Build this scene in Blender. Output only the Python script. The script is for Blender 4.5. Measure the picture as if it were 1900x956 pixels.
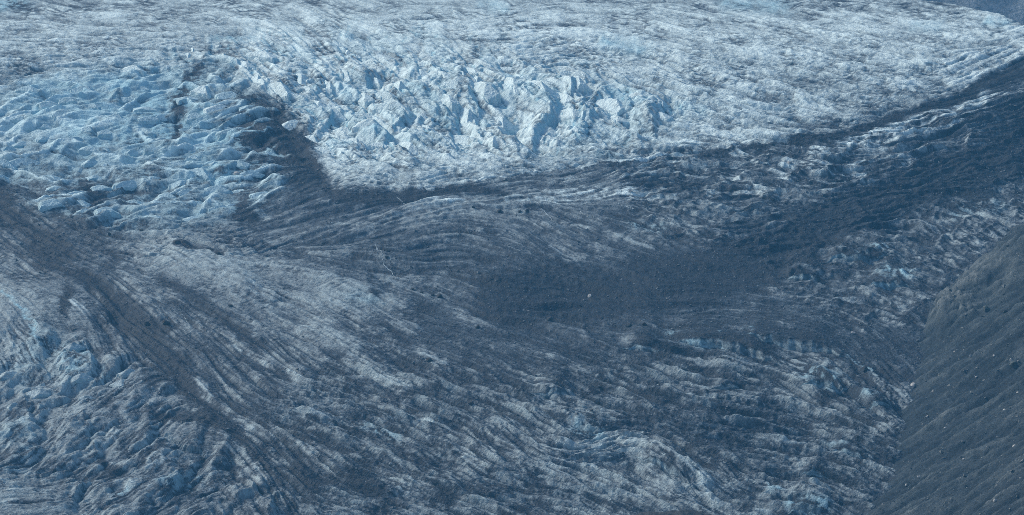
import bpy, math
import numpy as np

for o in list(bpy.data.objects):
    bpy.data.objects.remove(o)
scene = bpy.context.scene
COL = scene.collection
rng = np.random.default_rng(7)
f32 = np.float32

# ------------------------------------------------------------------ camera, sky, sun, exposure
W, H = 1900.0, 956.0                     # frame of the photograph
HFOV = math.radians(18.0)
FPX = (W / 2) / math.tan(HFOV / 2)
PITCH = math.radians(10.0)
cam_d = bpy.data.cameras.new("camera")
cam = bpy.data.objects.new("camera", cam_d)
COL.objects.link(cam)
cam_d.sensor_width = 36.0
cam_d.lens = 18.0 / math.tan(HFOV / 2)
cam_d.clip_start = 1.0
cam_d.clip_end = 60000.0
cam.rotation_euler = (math.pi / 2 - PITCH, 0, 0)
D_BOTTOM = 2200.0
DELTA_B = PITCH + math.atan((H / 2) / FPX)
CAMZ = D_BOTTOM * math.tan(DELTA_B)
cam.location = (0, 0, CAMZ)
scene.camera = cam

SUN_EL, SUN_AZ = math.radians(36), math.radians(-58)     # azimuth from +Y (view direction), negative = left
world = bpy.data.worlds.new("World")
scene.world = world
world.use_nodes = True
nt = world.node_tree
sky = nt.nodes.new("ShaderNodeTexSky")
sky.sky_type = 'NISHITA'
sky.sun_disc = False
sky.sun_elevation = SUN_EL
sky.sun_rotation = SUN_AZ
sky.air_density = 1.0
sky.dust_density = 1.5
sky.ozone_density = 0.25
nt.links.new(sky.outputs[0], nt.nodes["Background"].inputs[0])
nt.nodes["Background"].inputs[1].default_value = 0.055
sun_d = bpy.data.lights.new("sun", 'SUN')
sun_d.energy = 1.5
sun_d.angle = math.radians(10)
sun_d.color = (1.0, 0.97, 0.85)
sun = bpy.data.objects.new("sun", sun_d)
COL.objects.link(sun)
sdir = (math.sin(SUN_AZ) * math.cos(SUN_EL), math.cos(SUN_AZ) * math.cos(SUN_EL), math.sin(SUN_EL))
from mathutils import Vector
sun.rotation_euler = Vector(sdir).to_track_quat('Z', 'Y').to_euler()
sun.location = (0, 2500, 2500)
scene.view_settings.view_transform = 'Standard'
scene.view_settings.look = 'None'
scene.view_settings.gamma = 1.0
scene.view_settings.exposure = 1.66
scene.cycles.max_bounces = 4
scene.cycles.use_denoising = False
scene.cycles.use_adaptive_sampling = False
scene.cycles.filter_width = 0.9

# ------------------------------------------------------------------ noise helpers
_perm = rng.permutation(256)
_perm = np.concatenate([_perm, _perm]).astype(np.int32)
_ang = rng.uniform(0, 2 * np.pi, 256)
_gx, _gy = np.cos(_ang).astype(f32), np.sin(_ang).astype(f32)


def pn(x, y, seed=0):
    x = np.asarray(x, f32) + f32(seed * 17.31)
    y = np.asarray(y, f32) + f32(seed * 9.77)
    xf, yf = np.floor(x), np.floor(y)
    xi, yi = xf.astype(np.int32) & 255, yf.astype(np.int32) & 255
    x = x - xf
    y = y - yf
    u = x * x * x * (x * (x * 6 - 15) + 10)
    v = y * y * y * (y * (y * 6 - 15) + 10)
    a, b = _perm[xi], _perm[(xi + 1) & 255]
    h00, h01 = _perm[a + yi], _perm[a + ((yi + 1) & 255)]
    h10, h11 = _perm[b + yi], _perm[b + ((yi + 1) & 255)]
    n00 = _gx[h00] * x + _gy[h00] * y
    n10 = _gx[h10] * (x - 1) + _gy[h10] * y
    n01 = _gx[h01] * x + _gy[h01] * (y - 1)
    n11 = _gx[h11] * (x - 1) + _gy[h11] * (y - 1)
    a0 = n00 + u * (n10 - n00)
    a1 = n01 + u * (n11 - n01)
    return (a0 + v * (a1 - a0)) * f32(1.5)


def fbm(x, y, octaves=4, seed=0, gain=0.5, lac=2.03):
    s, a, t = 0, 1.0, 0
    for k in range(octaves):
        s = s + a * pn(x * lac ** k, y * lac ** k, seed + k)
        t += a
        a *= gain
    return s / t


def ridged(x, y, octaves=4, seed=0, gain=0.5, lac=2.1):
    s, a, t = 0, 1.0, 0
    for k in range(octaves):
        n = 1 - np.abs(pn(x * lac ** k, y * lac ** k, seed + k)) * 1.6
        s = s + a * n
        t += a
        a *= gain
    return s / t


def worley(x, y, seed=0):
    """tilted-facet cells: returns (edge distance F2-F1, random value, dx, dy) of the nearest cell"""
    xi, yi = np.floor(x).astype(np.int32), np.floor(y).astype(np.int32)
    f1 = np.full(x.shape, 9, f32)
    f2 = np.full(x.shape, 9, f32)
    rid = np.zeros(x.shape, f32)
    ddx = np.zeros(x.shape, f32)
    ddy = np.zeros(x.shape, f32)
    for oy in (-1, 0, 1):
        for ox in (-1, 0, 1):
            cx, cy = xi + ox, yi + oy
            h = _perm[_perm[(cx + seed * 7) & 255] + (cy & 255)]
            h2 = _perm[h + ((cx * 3 + seed) & 255)]
            dx = x - (cx + h / 255.0)
            dy = y - (cy + h2 / 255.0)
            d = np.sqrt(dx * dx + dy * dy).astype(f32)
            m = d < f1
            f2 = np.where(m, f1, np.minimum(f2, d))
            rid = np.where(m, ((h * 31 + h2 * 17) & 255) / 255.0, rid)
            ddx = np.where(m, dx, ddx)
            ddy = np.where(m, dy, ddy)
            f1 = np.where(m, d, f1)
    return f2 - f1, rid, ddx, ddy


def pyr(x, y, seed=0, left=1.0, right=1.7, front=2.4, back=0.9, turn=0.45):
    """a crowd of faceted blocks: the highest of the pyramids standing on nearby cells"""
    xi, yi = np.floor(x).astype(np.int32), np.floor(y).astype(np.int32)
    out = np.full(np.shape(x), -9, f32)
    for oy in (-1, 0, 1):
        for ox in (-1, 0, 1):
            cx, cy = xi + ox, yi + oy
            h1 = _perm[_perm[(cx + seed * 7) & 255] + (cy & 255)]
            h2 = _perm[h1 + ((cx * 3 + seed) & 255)]
            h3 = _perm[h2 + ((cy * 5 + seed) & 255)]
            r1, r2, r3 = h1 / f32(255), h2 / f32(255), h3 / f32(255)
            dx, dy = x - (cx + r1), y - (cy + r2)
            a = (r3 - f32(0.5)) * f32(2 * turn)
            u, v = dx + a * dy, dy - a * dx
            H_ = f32(0.35) + f32(0.85) * r3
            p = H_ - np.maximum(np.maximum(v * (right * (0.7 + 0.6 * r1)), -v * (left * (0.7 + 0.6 * r2))), np.maximum(u * (front * (0.6 + 0.8 * r2)), -u * (back * (0.7 + 0.6 * r1))))
            out = np.maximum(out, np.minimum(p, H_ * (0.62 + 0.38 * r2)))
    return np.maximum(out, f32(-0.5)).astype(f32)


def sstep(a, b, x):
    t = np.clip((x - a) / (b - a), 0, 1)
    return t * t * (3 - 2 * t)


# ------------------------------------------------------------------ long profile of the valley: distance of the ground for each line of sight
_pyt = np.arange(-120, 1500, 0.5)
_graze_k = np.interp(_pyt, [-120, 0, 60, 120, 200, 300, 400, 550, 700, 956, 1500],
                     [7.5, 8.5, 11, 19, 23, 20, 16, 18, 23, 28, 30])
_delta = PITCH + np.arctan((_pyt - H / 2) / FPX)
_i0 = int(np.argmin(np.abs(_pyt - H)))
_dd = np.gradient(_delta)
_lnR = np.cumsum(-_dd / np.tan(np.radians(_graze_k)))
_lnR -= _lnR[_i0]
_R = D_BOTTOM / math.cos(DELTA_B) * np.exp(_lnR)      # straight-line distance
_Y = _R * np.cos(_delta)
_Z = CAMZ - _R * np.sin(_delta)
_G = np.sin(np.radians(_graze_k))


def rowY(py): return np.interp(py, _pyt, _Y)
def rowZ(py): return np.interp(py, _pyt, _Z)


def mpp(py):                                           # metres per photo pixel at that ground row
    return np.interp(py, _pyt, _R) / FPX


def groundX(px, py):
    b = -(np.asarray(py) - H / 2) / FPX
    return (np.asarray(px) - W / 2) / FPX * rowY(py) / (math.cos(PITCH) + b * math.sin(PITCH))


def project(X, Y, Z):
    dz = Z - CAMZ
    fw = Y * math.cos(PITCH) - dz * math.sin(PITCH)
    up = Y * math.sin(PITCH) + dz * math.cos(PITCH)
    return W / 2 + FPX * X / fw, H / 2 - FPX * up / fw


# ------------------------------------------------------------------ the terrain sheet
DX, DY = 2.55, 0.88
gx = np.arange(-170, 2150 + DX, DX).astype(f32)
gy = np.arange(-70, 1035, DY).astype(f32)
NX, NY = len(gx), len(gy)
PX, PY = np.meshgrid(gx, gy)


def polymask(pts, soft):
    """1 inside a polygon, falling to 0 over `soft` pixels across its outline"""
    pts = np.array(pts, float)
    x, y = PXw, PYw
    inside = np.zeros(x.shape, bool)
    d2 = np.full(x.shape, 1e9, f32)
    n = len(pts)
    for i in range(n):
        x0, y0 = pts[i]
        x1, y1 = pts[(i + 1) % n]
        c = ((y0 > y) != (y1 > y))
        with np.errstate(divide='ignore', invalid='ignore'):
            inside ^= c & (x < (x1 - x0) * (y - y0) / ((y1 - y0) if y1 != y0 else 1e-9) + x0)
        dx, dy = x1 - x0, y1 - y0
        t = np.clip(((x - x0) * dx + (y - y0) * dy) / (dx * dx + dy * dy), 0, 1)
        d2 = np.minimum(d2, (x - x0 - t * dx) ** 2 + (y - y0 - t * dy) ** 2)
    d = np.sqrt(d2)
    return sstep(-soft, soft, np.where(inside, d, -d)).astype(f32)


def stroke(arr, pts, w, v, sharp=2.0):
    """adds v along a polyline, falling off over w pixels"""
    pts = np.array(pts, float)
    R = w * 2.4 + 20
    i0 = max(0, int((pts[:, 1].min() - R - gy[0]) / DY)); i1 = min(NY, int((pts[:, 1].max() + R - gy[0]) / DY) + 1)
    j0 = max(0, int((pts[:, 0].min() - R - gx[0]) / DX)); j1 = min(NX, int((pts[:, 0].max() + R - gx[0]) / DX) + 1)
    if i1 <= i0 or j1 <= j0:
        return
    x, y = PXw[i0:i1, j0:j1], PYw[i0:i1, j0:j1]
    d2 = np.full(x.shape, 1e9, f32)
    if len(pts) == 1:
        d2 = (x - pts[0, 0]) ** 2 + (y - pts[0, 1]) ** 2
    for i in range(len(pts) - 1):
        x0, y0 = pts[i]
        dx, dy = pts[i + 1] - pts[i]
        t = np.clip(((x - x0) * dx + (y - y0) * dy) / (dx * dx + dy * dy + 1e-6), 0, 1)
        d2 = np.minimum(d2, (x - x0 - t * dx) ** 2 + (y - y0 - t * dy) ** 2)
    arr[i0:i1, j0:j1] += (v * np.exp(-(d2 / (w * w)) ** (sharp / 2))).astype(f32)


# outlines drawn on the photograph wander a little: warp before measuring
w1 = fbm(PX / 46, PY / 30, 4, 3)
w2 = fbm(PX / 46, PY / 30, 4, 23)
w3 = fbm(PX / 14, PY / 9, 3, 24, 0.6)
w3 *= 1 - 0.6 * sstep(1150, 1400, PX)
PXw = PX + 16 * w1 + 11 * w3
PYw = PY + 8 * w2 + 5.0 * w3

# ---- direction in which the ice is drawn out (px, py, degrees, positive = down to the right)
FLOW = np.array([
    (100, 20, 12), (100, 100, -3), (300, 60, 3), (400, 30, 3), (800, 40, 0), (1100, 40, 2), (1400, 50, 10), (1800, 60, 8),
    (1000, 90, -10), (1200, 150, 22), (1500, 150, 16), (1700, 180, 12), (1350, 230, 15), (1800, 120, -25), (1880, 90, -25),
    (1700, 110, 14), (1500, 220, 10), (30, 170, 2),
    (100, 220, -15), (200, 250, -12), (350, 300, -10), (450, 330, -5), (250, 350, 8), (100, 320, 10), (350, 200, -15),
    (200, 190, -10), (50, 280, 10), (330, 390, -8),
    (600, 150, 42), (750, 180, 42), (900, 200, 42), (1050, 200, 36), (1150, 200, 36), (850, 300, 30), (750, 320, 22),
    (1000, 290, 10), (560, 260, 45), (640, 300, 20), (700, 250, 35), (800, 120, 35), (500, 130, 40), (1150, 270, 15),
    (700, 340, 5), (820, 330, -25), (540, 340, -30), (640, 430, -20), (800, 370, -15), (700, 420, -25), (500, 450, -20),
    (900, 420, 10), (1000, 450, 30), (700, 490, 12), (850, 550, 20), (550, 490, 12), (800, 470, -5), (930, 360, -15),
    (1100, 340, -18), (1200, 310, -12), (1300, 320, 5), (1100, 420, 22), (1250, 450, 22), (1400, 420, -8), (1450, 330, 10),
    (1600, 400, -15), (1600, 470, 14), (1750, 450, 24), (1650, 560, 18), (1500, 550, 10), (1300, 550, 0), (1600, 300, -5),
    (1750, 300, -15), (1850, 330, -5), (1750, 220, -20), (1880, 400, 20), (1000, 540, 0),
    (50, 420, 35), (150, 480, 25), (100, 560, 35), (350, 500, 28), (450, 540, 24), (600, 520, 15), (600, 600, 30),
    (500, 650, 36), (400, 700, 48), (300, 620, 38), (250, 450, 12), (720, 600, 25), (180, 560, 40),
    (100, 700, -38), (60, 650, 60), (200, 650, 60), (250, 740, -35), (100, 800, -40), (200, 850, -32), (50, 930, -4), (300, 800, -40),
    (350, 880, -32), (400, 780, 28), (550, 850, 42), (650, 920, 15), (470, 900, 60), (700, 700, 25), (800, 750, 18), (900, 820, 36), (1000, 800, 32),
    (1050, 760, 18), (1100, 830, -8), (1250, 870, 33), (1350, 890, 28), (1000, 700, 25), (1100, 900, 25), (950, 900, 15), (1200, 720, 20), (1400, 680, 14),
    (1500, 720, 30), (1600, 720, 40), (1650, 720, 45), (1550, 830, 18), (1450, 780, 5), (1350, 800, 8), (1600, 850, 20),
    (1400, 900, 15), (600, 760, 12), (800, 850, 25), (1200, 650, 15), (1050, 640, 20), (1700, 640, 45)], float)
sub = (slice(None, None, 12), slice(None, None, 6))
sx_, sy_ = PX[sub], PY[sub]
cc = np.zeros(sx_.shape); ss = np.zeros(sx_.shape)
for (fx, fy, a) in FLOW:
    d2 = (sx_ - fx) ** 2 + ((sy_ - fy) * 1.3) ** 2
    wgt = 1 / (d2 + 900) ** 2
    cc += wgt * math.cos(math.radians(2 * a)); ss += wgt * math.sin(math.radians(2 * a))
th = 0.5 * np.arctan2(ss, cc)
th += 0.30 * fbm(sx_ / 60, sy_ / 40, 3, 41)


def upsample(a):
    yi = np.clip(np.arange(NY) / 12.0, 0, a.shape[0] - 1.001); xi = np.clip(np.arange(NX) / 6.0, 0, a.shape[1] - 1.001)
    y0 = yi.astype(int); x0 = xi.astype(int)
    fy = (yi - y0)[:, None]; fx = (xi - x0)[None, :]
    A = a[np.ix_(y0, x0)] * (1 - fx) + a[np.ix_(y0, x0 + 1)] * fx
    B = a[np.ix_(y0 + 1, x0)] * (1 - fx) + a[np.ix_(y0 + 1, x0 + 1)] * fx
    return (A * (1 - fy) + B * fy).astype(f32)


VX, VY = upsample(np.cos(th)), upsample(np.sin(th))
IX = np.broadcast_to(np.arange(NX, dtype=f32), (NY, NX))
IY = np.broadcast_to(np.arange(NY, dtype=f32)[:, None], (NY, NX))


def lic(src, length, step):
    """draws a noise field out along the flow"""
    acc = src.copy()
    flat = src.ravel()
    vx, vy = (VX / DX * step).ravel(), (VY / DY * step).ravel()
    n = int(length / step)
    tot = 1.0
    for sgn in (1, -1):
        x, y = IX.ravel().copy(), IY.ravel().copy()
        for k in range(n):
            idx = np.clip(y + 0.5, 0, NY - 1).astype(np.int32) * NX + np.clip(x + 0.5, 0, NX - 1).astype(np.int32)
            x += sgn * vx[idx]; y += sgn * vy[idx]
            idx = np.clip(y + 0.5, 0, NY - 1).astype(np.int32) * NX + np.clip(x + 0.5, 0, NX - 1).astype(np.int32)
            wk = 1 - (k / n) ** 2
            acc += (wk * flat[idx]).reshape(NY, NX)
            if sgn > 0: tot += 2 * wk
    acc -= acc.mean()
    return acc / acc.std()


L1 = lic(pn(PX / 3.2, PY / 2.6, 51), 22, 1.8)            # hair-fine streaks
L2 = lic(fbm(PX / 8, PY / 6, 3, 52, 0.6), 46, 3.0)            # strands
L3 = lic(fbm(PX / 24, PY / 17, 3, 53, 0.6), 70, 5.0)         # folds
iso1 = fbm(PX / 16, PY / 10, 4, 61, 0.55)
iso2 = fbm(PX / 5, PY / 3.4, 3, 62, 0.6)
white = rng.normal(0, 1, PX.shape).astype(f32)

# ---- region masks
EDGE = [(520, 205), (548, 252), (588, 290), (604, 325), (612, 352), (640, 364), (740, 360), (870, 345), (1000, 320), (1150, 300), (1300, 285),
        (1450, 262), (1560, 250), (1640, 220), (1750, 185), (1800, 168), (1850, 135), (1900, 110), (2100, 30)]
m_debris = polymask(EDGE + [(2200, 1100), (1330, 1100), (1300, 960), (1150, 830), (1050, 780), (900, 640), (800, 560), (450, 430), (455, 385)], 3)
m_wave = polymask([(-200, 220), (60, 150), (250, 118), (420, 140), (520, 210), (570, 300), (480, 395), (300, 425), (200, 430), (90, 400), (20, 350), (-200, 350)], 26)
m_ser = polymask([(230, 110), (400, 66), (700, 50), (950, 78), (1130, 140), (1290, 195), (1200, 262), (900, 288), (720, 305), (610, 280), (520, 205), (430, 150)], 44)
m_ser2 = polymask([(-200, 620), (60, 600), (250, 640), (400, 800), (560, 960), (500, 1040), (-200, 1040)], 40)
m_ser2 *= 1 - 0.85 * polymask([(-200, 900), (60, 900), (190, 960), (190, 1060), (-200, 1060)], 14)
m_lump = polymask([(1120, 290), (1560, 255), (1900, 170), (2100, 120), (2100, 560), (1600, 620), (1450, 540), (1400, 470), (1200, 440)], 30)
m_fold = polymask([(600, 660), (1000, 690), (1250, 640), (1700, 700), (1700, 1040), (500, 1040), (450, 800)], 40)
m_far = sstep(130, 30, PYw)
m_calm = np.clip(polymask([(460, 400), (650, 370), (860, 350), (1150, 380), (1060, 500), (1400, 470), (1560, 400), (1900, 260), (2100, 200), (1500, 540), (1300, 600), (1180, 700),
                   (1050, 640), (900, 590), (800, 550), (600, 480)], 25), 0, 1)

# ---- how clean the ice is (0 rubble .. 9 white), read off the photograph every 100 x 50 px
CLEAN = """
6 6 7 7 7 7 7 7 7 7 7 7 7 7 7 7 7 7 7 7
7 7 7 7 7 8 8 8 8 8 8 8 8 8 8 8 8 8 8 8
7 7 7 7 7 8 8 8 8 8 8 8 8 8 8 8 8 8 8 8
6 7 7 7 6 8 8 8 8 8 8 8 8 8 8 7 7 8 8 7
7 7 7 6 6 5 8 8 8 8 8 8 8 8 8 8 7 5 4 2
7 7 7 6 6 4 8 8 8 8 8 8 8 8 8 6 5 5 4 2
6 6 6 6 6 4 8 8 8 8 7 6 5 5 5 5 4 4 3 2
4 5 4 5 6 4 7 5 3 4 5 4 4 4 4 4 3 2 2 3
3 4 5 6 6 3 2 3 4 3 3 3 3 4 3 2 2 3 3 4
4 3 4 6 5 4 3 2 3 3 3 3 3 3 1 2 2.5 2.5 3 3
5 4 3 6 6 5 4 3 2 2 2 3 2 1 1 2 2.5 2.5 2 3
6 5 4 5 5 5 6 5 4 2 1 1 1 1 2 3 3 3 2 2
6 5 3 4 4 5 5 4 3 3 2 2 2 2 2 2 2 2 2 2
6 5 5 3 3 4 5 4 3 3 2 2 2 3 3 3 2 1 2 2
6 6 5 4 3 4 4 4 3 3 2 2 3 3 3 3 3 2 2 2
5 6 5 5 3 3 4 3 3 3 4 3 2 2 3 3 2 2 2 2
5 5 5 5 3 3 3 3 4 4 4 4 2 2 2 3 2 2 2 2
5 5 5 5 4 3 3 3 3 4 4 5 4 2 2 3 2 2 2 2
6 5 5 4 4 3 3 4 3 3 4 4 5 4 3 3 2 2 2 2
6 5 5 4 4 3 4 3 3 4 3 4 4 4 4 3 2 2 2 2
"""
CG = np.array([[float(v) for v in r.split()] for r in CLEAN.strip().split("\n")])
yi = np.clip(PYw / 50, 0, CG.shape[0] - 1.001); xi = np.clip(PXw / 100, 0, CG.shape[1] - 1.001)
y0, x0 = yi.astype(int), xi.astype(int); ty, tx = yi - y0, xi - x0
ty, tx = ty * ty * (3 - 2 * ty), tx * tx * (3 - 2 * tx)
C = ((CG[y0, x0] * (1 - tx) + CG[y0, x0 + 1] * tx) * (1 - ty) + (CG[y0 + 1, x0] * (1 - tx) + CG[y0 + 1, x0 + 1] * tx) * ty).astype(f32) / 9.0
# above the trim line the ice is white right up to it, below it rubble starts at once
above = (1 - m_debris) * sstep(480, 540, PXw) * (PYw < 372)
C = np.where(above > 0.5, np.maximum(C, 0.74), C)
C = np.where((m_debris > 0.5) & (PXw > 505) & (PYw < 420), np.minimum(C, 0.42), C).astype(f32)
ed_ = np.array(EDGE, float)
below = PYw - np.interp(PXw, ed_[5:, 0], ed_[5:, 1])
band = sstep(11, 19, below) * sstep(78, 36, below) * sstep(1470, 1600, PX) * sstep(1960, 1840, PX)
C = np.maximum(C, (0.50 * band).astype(f32))                   # streaked bare ice in the lee of the narrow rubble crest
S = np.zeros_like(C)
HS = np.zeros_like(C)
SD = np.zeros_like(C)
SL = np.zeros_like(C)
BL = np.zeros_like(C)
DARK = [
    ([(2000, 60), (1900, 112), (1850, 140), (1800, 172), (1750, 190), (1700, 205), (1640, 225), (1610, 238), (1560, 252), (1480, 263)], 7, -1.1),
    ([(1560, 252), (1450, 264), (1300, 288)], 5, -.35), ([(1850, 160), (1900, 135)], 12, -.4),
    ([(520, 215), (560, 275), (598, 330), (618, 365), (680, 372), (760, 364)], 13, -.45), ([(640, 374), (760, 368), (870, 352)], 9, -.4),
    ([(530, 240), (570, 310), (560, 350)], 28, -.3),
    ([(372, 128), (345, 150), (325, 180)], 9, -.4), ([(330, 195), (335, 215), (318, 262)], 8, -.35), ([(430, 172), (520, 205)], 11, -.3), ([(470, 240), (560, 285)], 28, -.35),
    ([(0, 345), (8, 390), (60, 430), (120, 465)], 12, -.4), ([(110, 405), (180, 425)], 16, -.2), ([(160, 340), (178, 375)], 14, -.25),
    ([(60, 460), (110, 490)], 13, -.35), ([(70, 492), (150, 516)], 8, -.3), ([(125, 512), (175, 530)], 8, -.5),
    ([(122, 545), (122, 582)], 8, -.8), ([(212, 572), (232, 600)], 15, -.75), ([(255, 602), (300, 615)], 11, -.6), ([(310, 604)], 8, -.7),
    ([(160, 520), (230, 560), (270, 600)], 14, -.35),
    ([(300, 520), (360, 550), (400, 580), (440, 610), (480, 640)], 11, -.4), ([(250, 612), (310, 660), (340, 710), (390, 760), (440, 800)], 14, -.36),
    ([(330, 680), (352, 722)], 14, -.35), ([(280, 765), (380, 780), (430, 800)], 9, -.45), ([(440, 800), (470, 840), (500, 870)], 9, -.4),
    ([(550, 868), (575, 900)], 17, -.6), ([(655, 885), (700, 905), (722, 930)], 15, -.55), ([(820, 915), (840, 930)], 12, -.4),
    ([(265, 858), (292, 826)], 8, -.5), ([(185, 850), (215, 870)], 11, -.45), ([(372, 845)], 10, -.4), ([(200, 886), (240, 880)], 5, -.4), ([(20, 936), (100, 934)], 2.0, -.5),
    ([(325, 465), (352, 464), (385, 469)], 5, -.7), ([(405, 478)], 9, -.5), ([(445, 385), (470, 410)], 15, -.5),
    ([(930, 562), (1100, 545), (1300, 502), (1450, 470), (1550, 405), (1700, 350), (1900, 270)], 38, -.55),
    ([(1190, 345), (1290, 352)], 11, -.35), ([(1690, 245), (1900, 195)], 24, -.25), ([(870, 352), (940, 362)], 5, -.4),
    ([(700, 600), (760, 640)], 10, -.25), ([(690, 552), (704, 553)], 5, -.6), ([(780, 573), (800, 575)], 8, -.5),
    ([(1190, 630), (1240, 650), (1400, 665)], 5, -.3), ([(960, 730), (985, 735)], 7, -.4), ([(860, 675), (905, 690)], 4, -.5), ([(600, 655), (640, 662)], 8, -.3),
    ([(1590, 690), (1650, 700)], 14, -.3), ([(1530, 735), (1600, 730)], 7, -.5), ([(1310, 730), (1410, 712)], 3, -.5), ([(480, 700), (520, 720)], 8, -.3),
    ([(1450, 665), (1570, 668)], 2, -.4), ([(1485, 692), (1570, 690)], 3, -.5), ([(1030, 490), (1075, 500)], 4, -.4),
]
LIGHT = [
    ([(1590, 262), (1700, 228), (1800, 200), (1860, 172)], 12, .5, 1), ([(1500, 285), (1650, 262), (1780, 228)], 10, .3, 1),
    ([(660, 440), (760, 402), (870, 395), (960, 375), (1100, 360), (1250, 350)], 12, .28, 0), ([(760, 385), (850, 378)], 8, .25, 0), ([(610, 430), (660, 425)], 4, .35, 0),
    ([(1130, 435), (1170, 447), (1210, 460)], 6, .45, 2), ([(1030, 465), (1070, 485)], 8, .42, 2), ([(1135, 495), (1165, 507)], 6, .32, 2),
    ([(960, 405), (1020, 425)], 8, .28, 2), ([(1040, 412), (1085, 425)], 5, .35, 1), ([(1330, 437), (1390, 442)], 4, .45, 1), ([(1505, 460)], 8, .35, 1),
    ([(1460, 500), (1515, 510)], 9, .42, 3), ([(1525, 480), (1590, 476), (1650, 465)], 9, .38, 3), ([(1630, 515), (1690, 520)], 11, .42, 3),
    ([(1550, 560), (1610, 555), (1670, 565)], 6, .32, 2), ([(1630, 580), (1660, 590)], 8, .4, 1), ([(1780, 435), (1820, 460)], 8, .35, 2), ([(1690, 480), (1745, 505)], 6, .3, 2),
    ([(1450, 665), (1490, 685)], 12, .33, 1), ([(1510, 672), (1570, 682)], 9, .28, 1), ([(1485, 698), (1570, 705), (1540, 720)], 10, .42, 2),
    ([(1575, 665), (1630, 705), (1680, 740)], 4, .42, 1), ([(1595, 735), (1660, 755)], 8, .33, 2), ([(1310, 710), (1380, 725)], 10, .28, 2),
    ([(1280, 733), (1320, 738)], 3, .6, 1), ([(990, 715), (1065, 730)], 10, .33, 2), ([(1150, 630), (1230, 645)], 8, .3, 1), ([(1320, 665), (1375, 662)], 5, .38, 1),
    ([(1165, 826), (1230, 861), (1300, 901)], 12, .55, 5), ([(1300, 906), (1350, 946)], 8, .5, 3), ([(1290, 856), (1365, 906)], 3.5, .5, 1),
    ([(1455, 821), (1505, 826)], 6, .48, 2), ([(1540, 826), (1615, 851)], 8, .38, 3), ([(1585, 866), (1665, 876)], 4, .45, 1), ([(1490, 866), (1535, 876)], 8, .28, 2),
    ([(1505, 901), (1555, 911)], 5, .55, 2), ([(1425, 903), (1445, 908)], 6, .45, 1), ([(1470, 931), (1540, 946)], 9, .45, 3), ([(1565, 796), (1620, 808)], 6, .38, 2),
    ([(1060, 786), (1115, 806)], 8, .3, -2), ([(1010, 860), (1100, 880), (1150, 930)], 26, .2, 3), ([(1050, 825), (1150, 815)], 7, .3, 2),
    ([(290, 470), (380, 492), (450, 530), (500, 555)], 22, .24, 5), ([(420, 482), (520, 500), (600, 530), (680, 550), (750, 562)], 13, .2, 4),
    ([(465, 655), (500, 675)], 3.5, .75, 2), ([(425, 630), (445, 650)], 3, .6, 1), ([(365, 710), (395, 735)], 6, .55, 2), ([(410, 720), (445, 740)], 7, .42, 2),
    ([(410, 760), (465, 795)], 6, .48, 2), ([(575, 615), (660, 645)], 14, .28, 3), ([(700, 640), (740, 655)], 7, .35, 2), ([(780, 655), (825, 675)], 6, .38, 2),
    ([(650, 675), (750, 710)], 8, .35, 2), ([(480, 700)], 7, .4, 2), ([(540, 690), (560, 705)], 6, .4, 2), ([(550, 765), (610, 775)], 7, .32, 2),
    ([(-10, 925), (60, 912), (110, 940)], 18, .22, 2), ([(135, 856), (180, 825), (220, 796)], 8, .38, 3), ([(240, 900), (310, 840)], 8, .33, 3),
    ([(365, 900), (415, 855)], 8, .3, 3), ([(440, 830), (480, 885)], 14, .33, 3), ([(560, 826), (590, 846)], 6, .38, 2), ([(715, 920), (770, 900)], 10, .33, 3),
    ([(135, 572), (150, 580)], 7, .55, 1), ([(218, 500), (232, 520)], 5, .4, 0), ([(230, 490), (250, 480)], 4, .4, 0), ([(680, 790), (725, 810)], 7, .3, 1),
    ([(730, 775), (800, 782)], 5, .4, 1), ([(860, 855), (900, 870)], 8, .3, 2), ([(1010, 660), (1030, 668)], 5, .3, 1),
    ([(20, 560), (80, 570), (160, 600)], 25, .15, 3), ([(610, 560), (700, 590), (760, 610)], 12, .22, 3), ([(850, 590), (880, 600)], 8, .3, 1),
    ([(480, 395), (500, 402)], 7, .4, 1), ([(1240, 270), (1290, 262)], 5, .2, 1),
    ([(1560, 300), (1600, 296)], 5, .3, 2), ([(1700, 282), (1740, 270)], 7, .3, 2), ([(1800, 262), (1830, 258)], 8, .3, 2), ([(1450, 308), (1470, 306)], 5, .5, 1),
    ([(1500, 310), (1530, 300)], 10, .28, 3), ([(1380, 330), (1420, 360)], 9, .22, 3), ([(1160, 357), (1175, 360)], 7, .4, 2), ([(1640, 328), (1680, 320)], 4, .35, 1),
    ([(1820, 400), (1880, 380)], 5, .3, 2), ([(1840, 295), (1880, 300)], 9, .2, 3), ([(1370, 275), (1400, 285)], 4, .35, 1), ([(1560, 345), (1620, 340)], 6, .25, 2),
]
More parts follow.
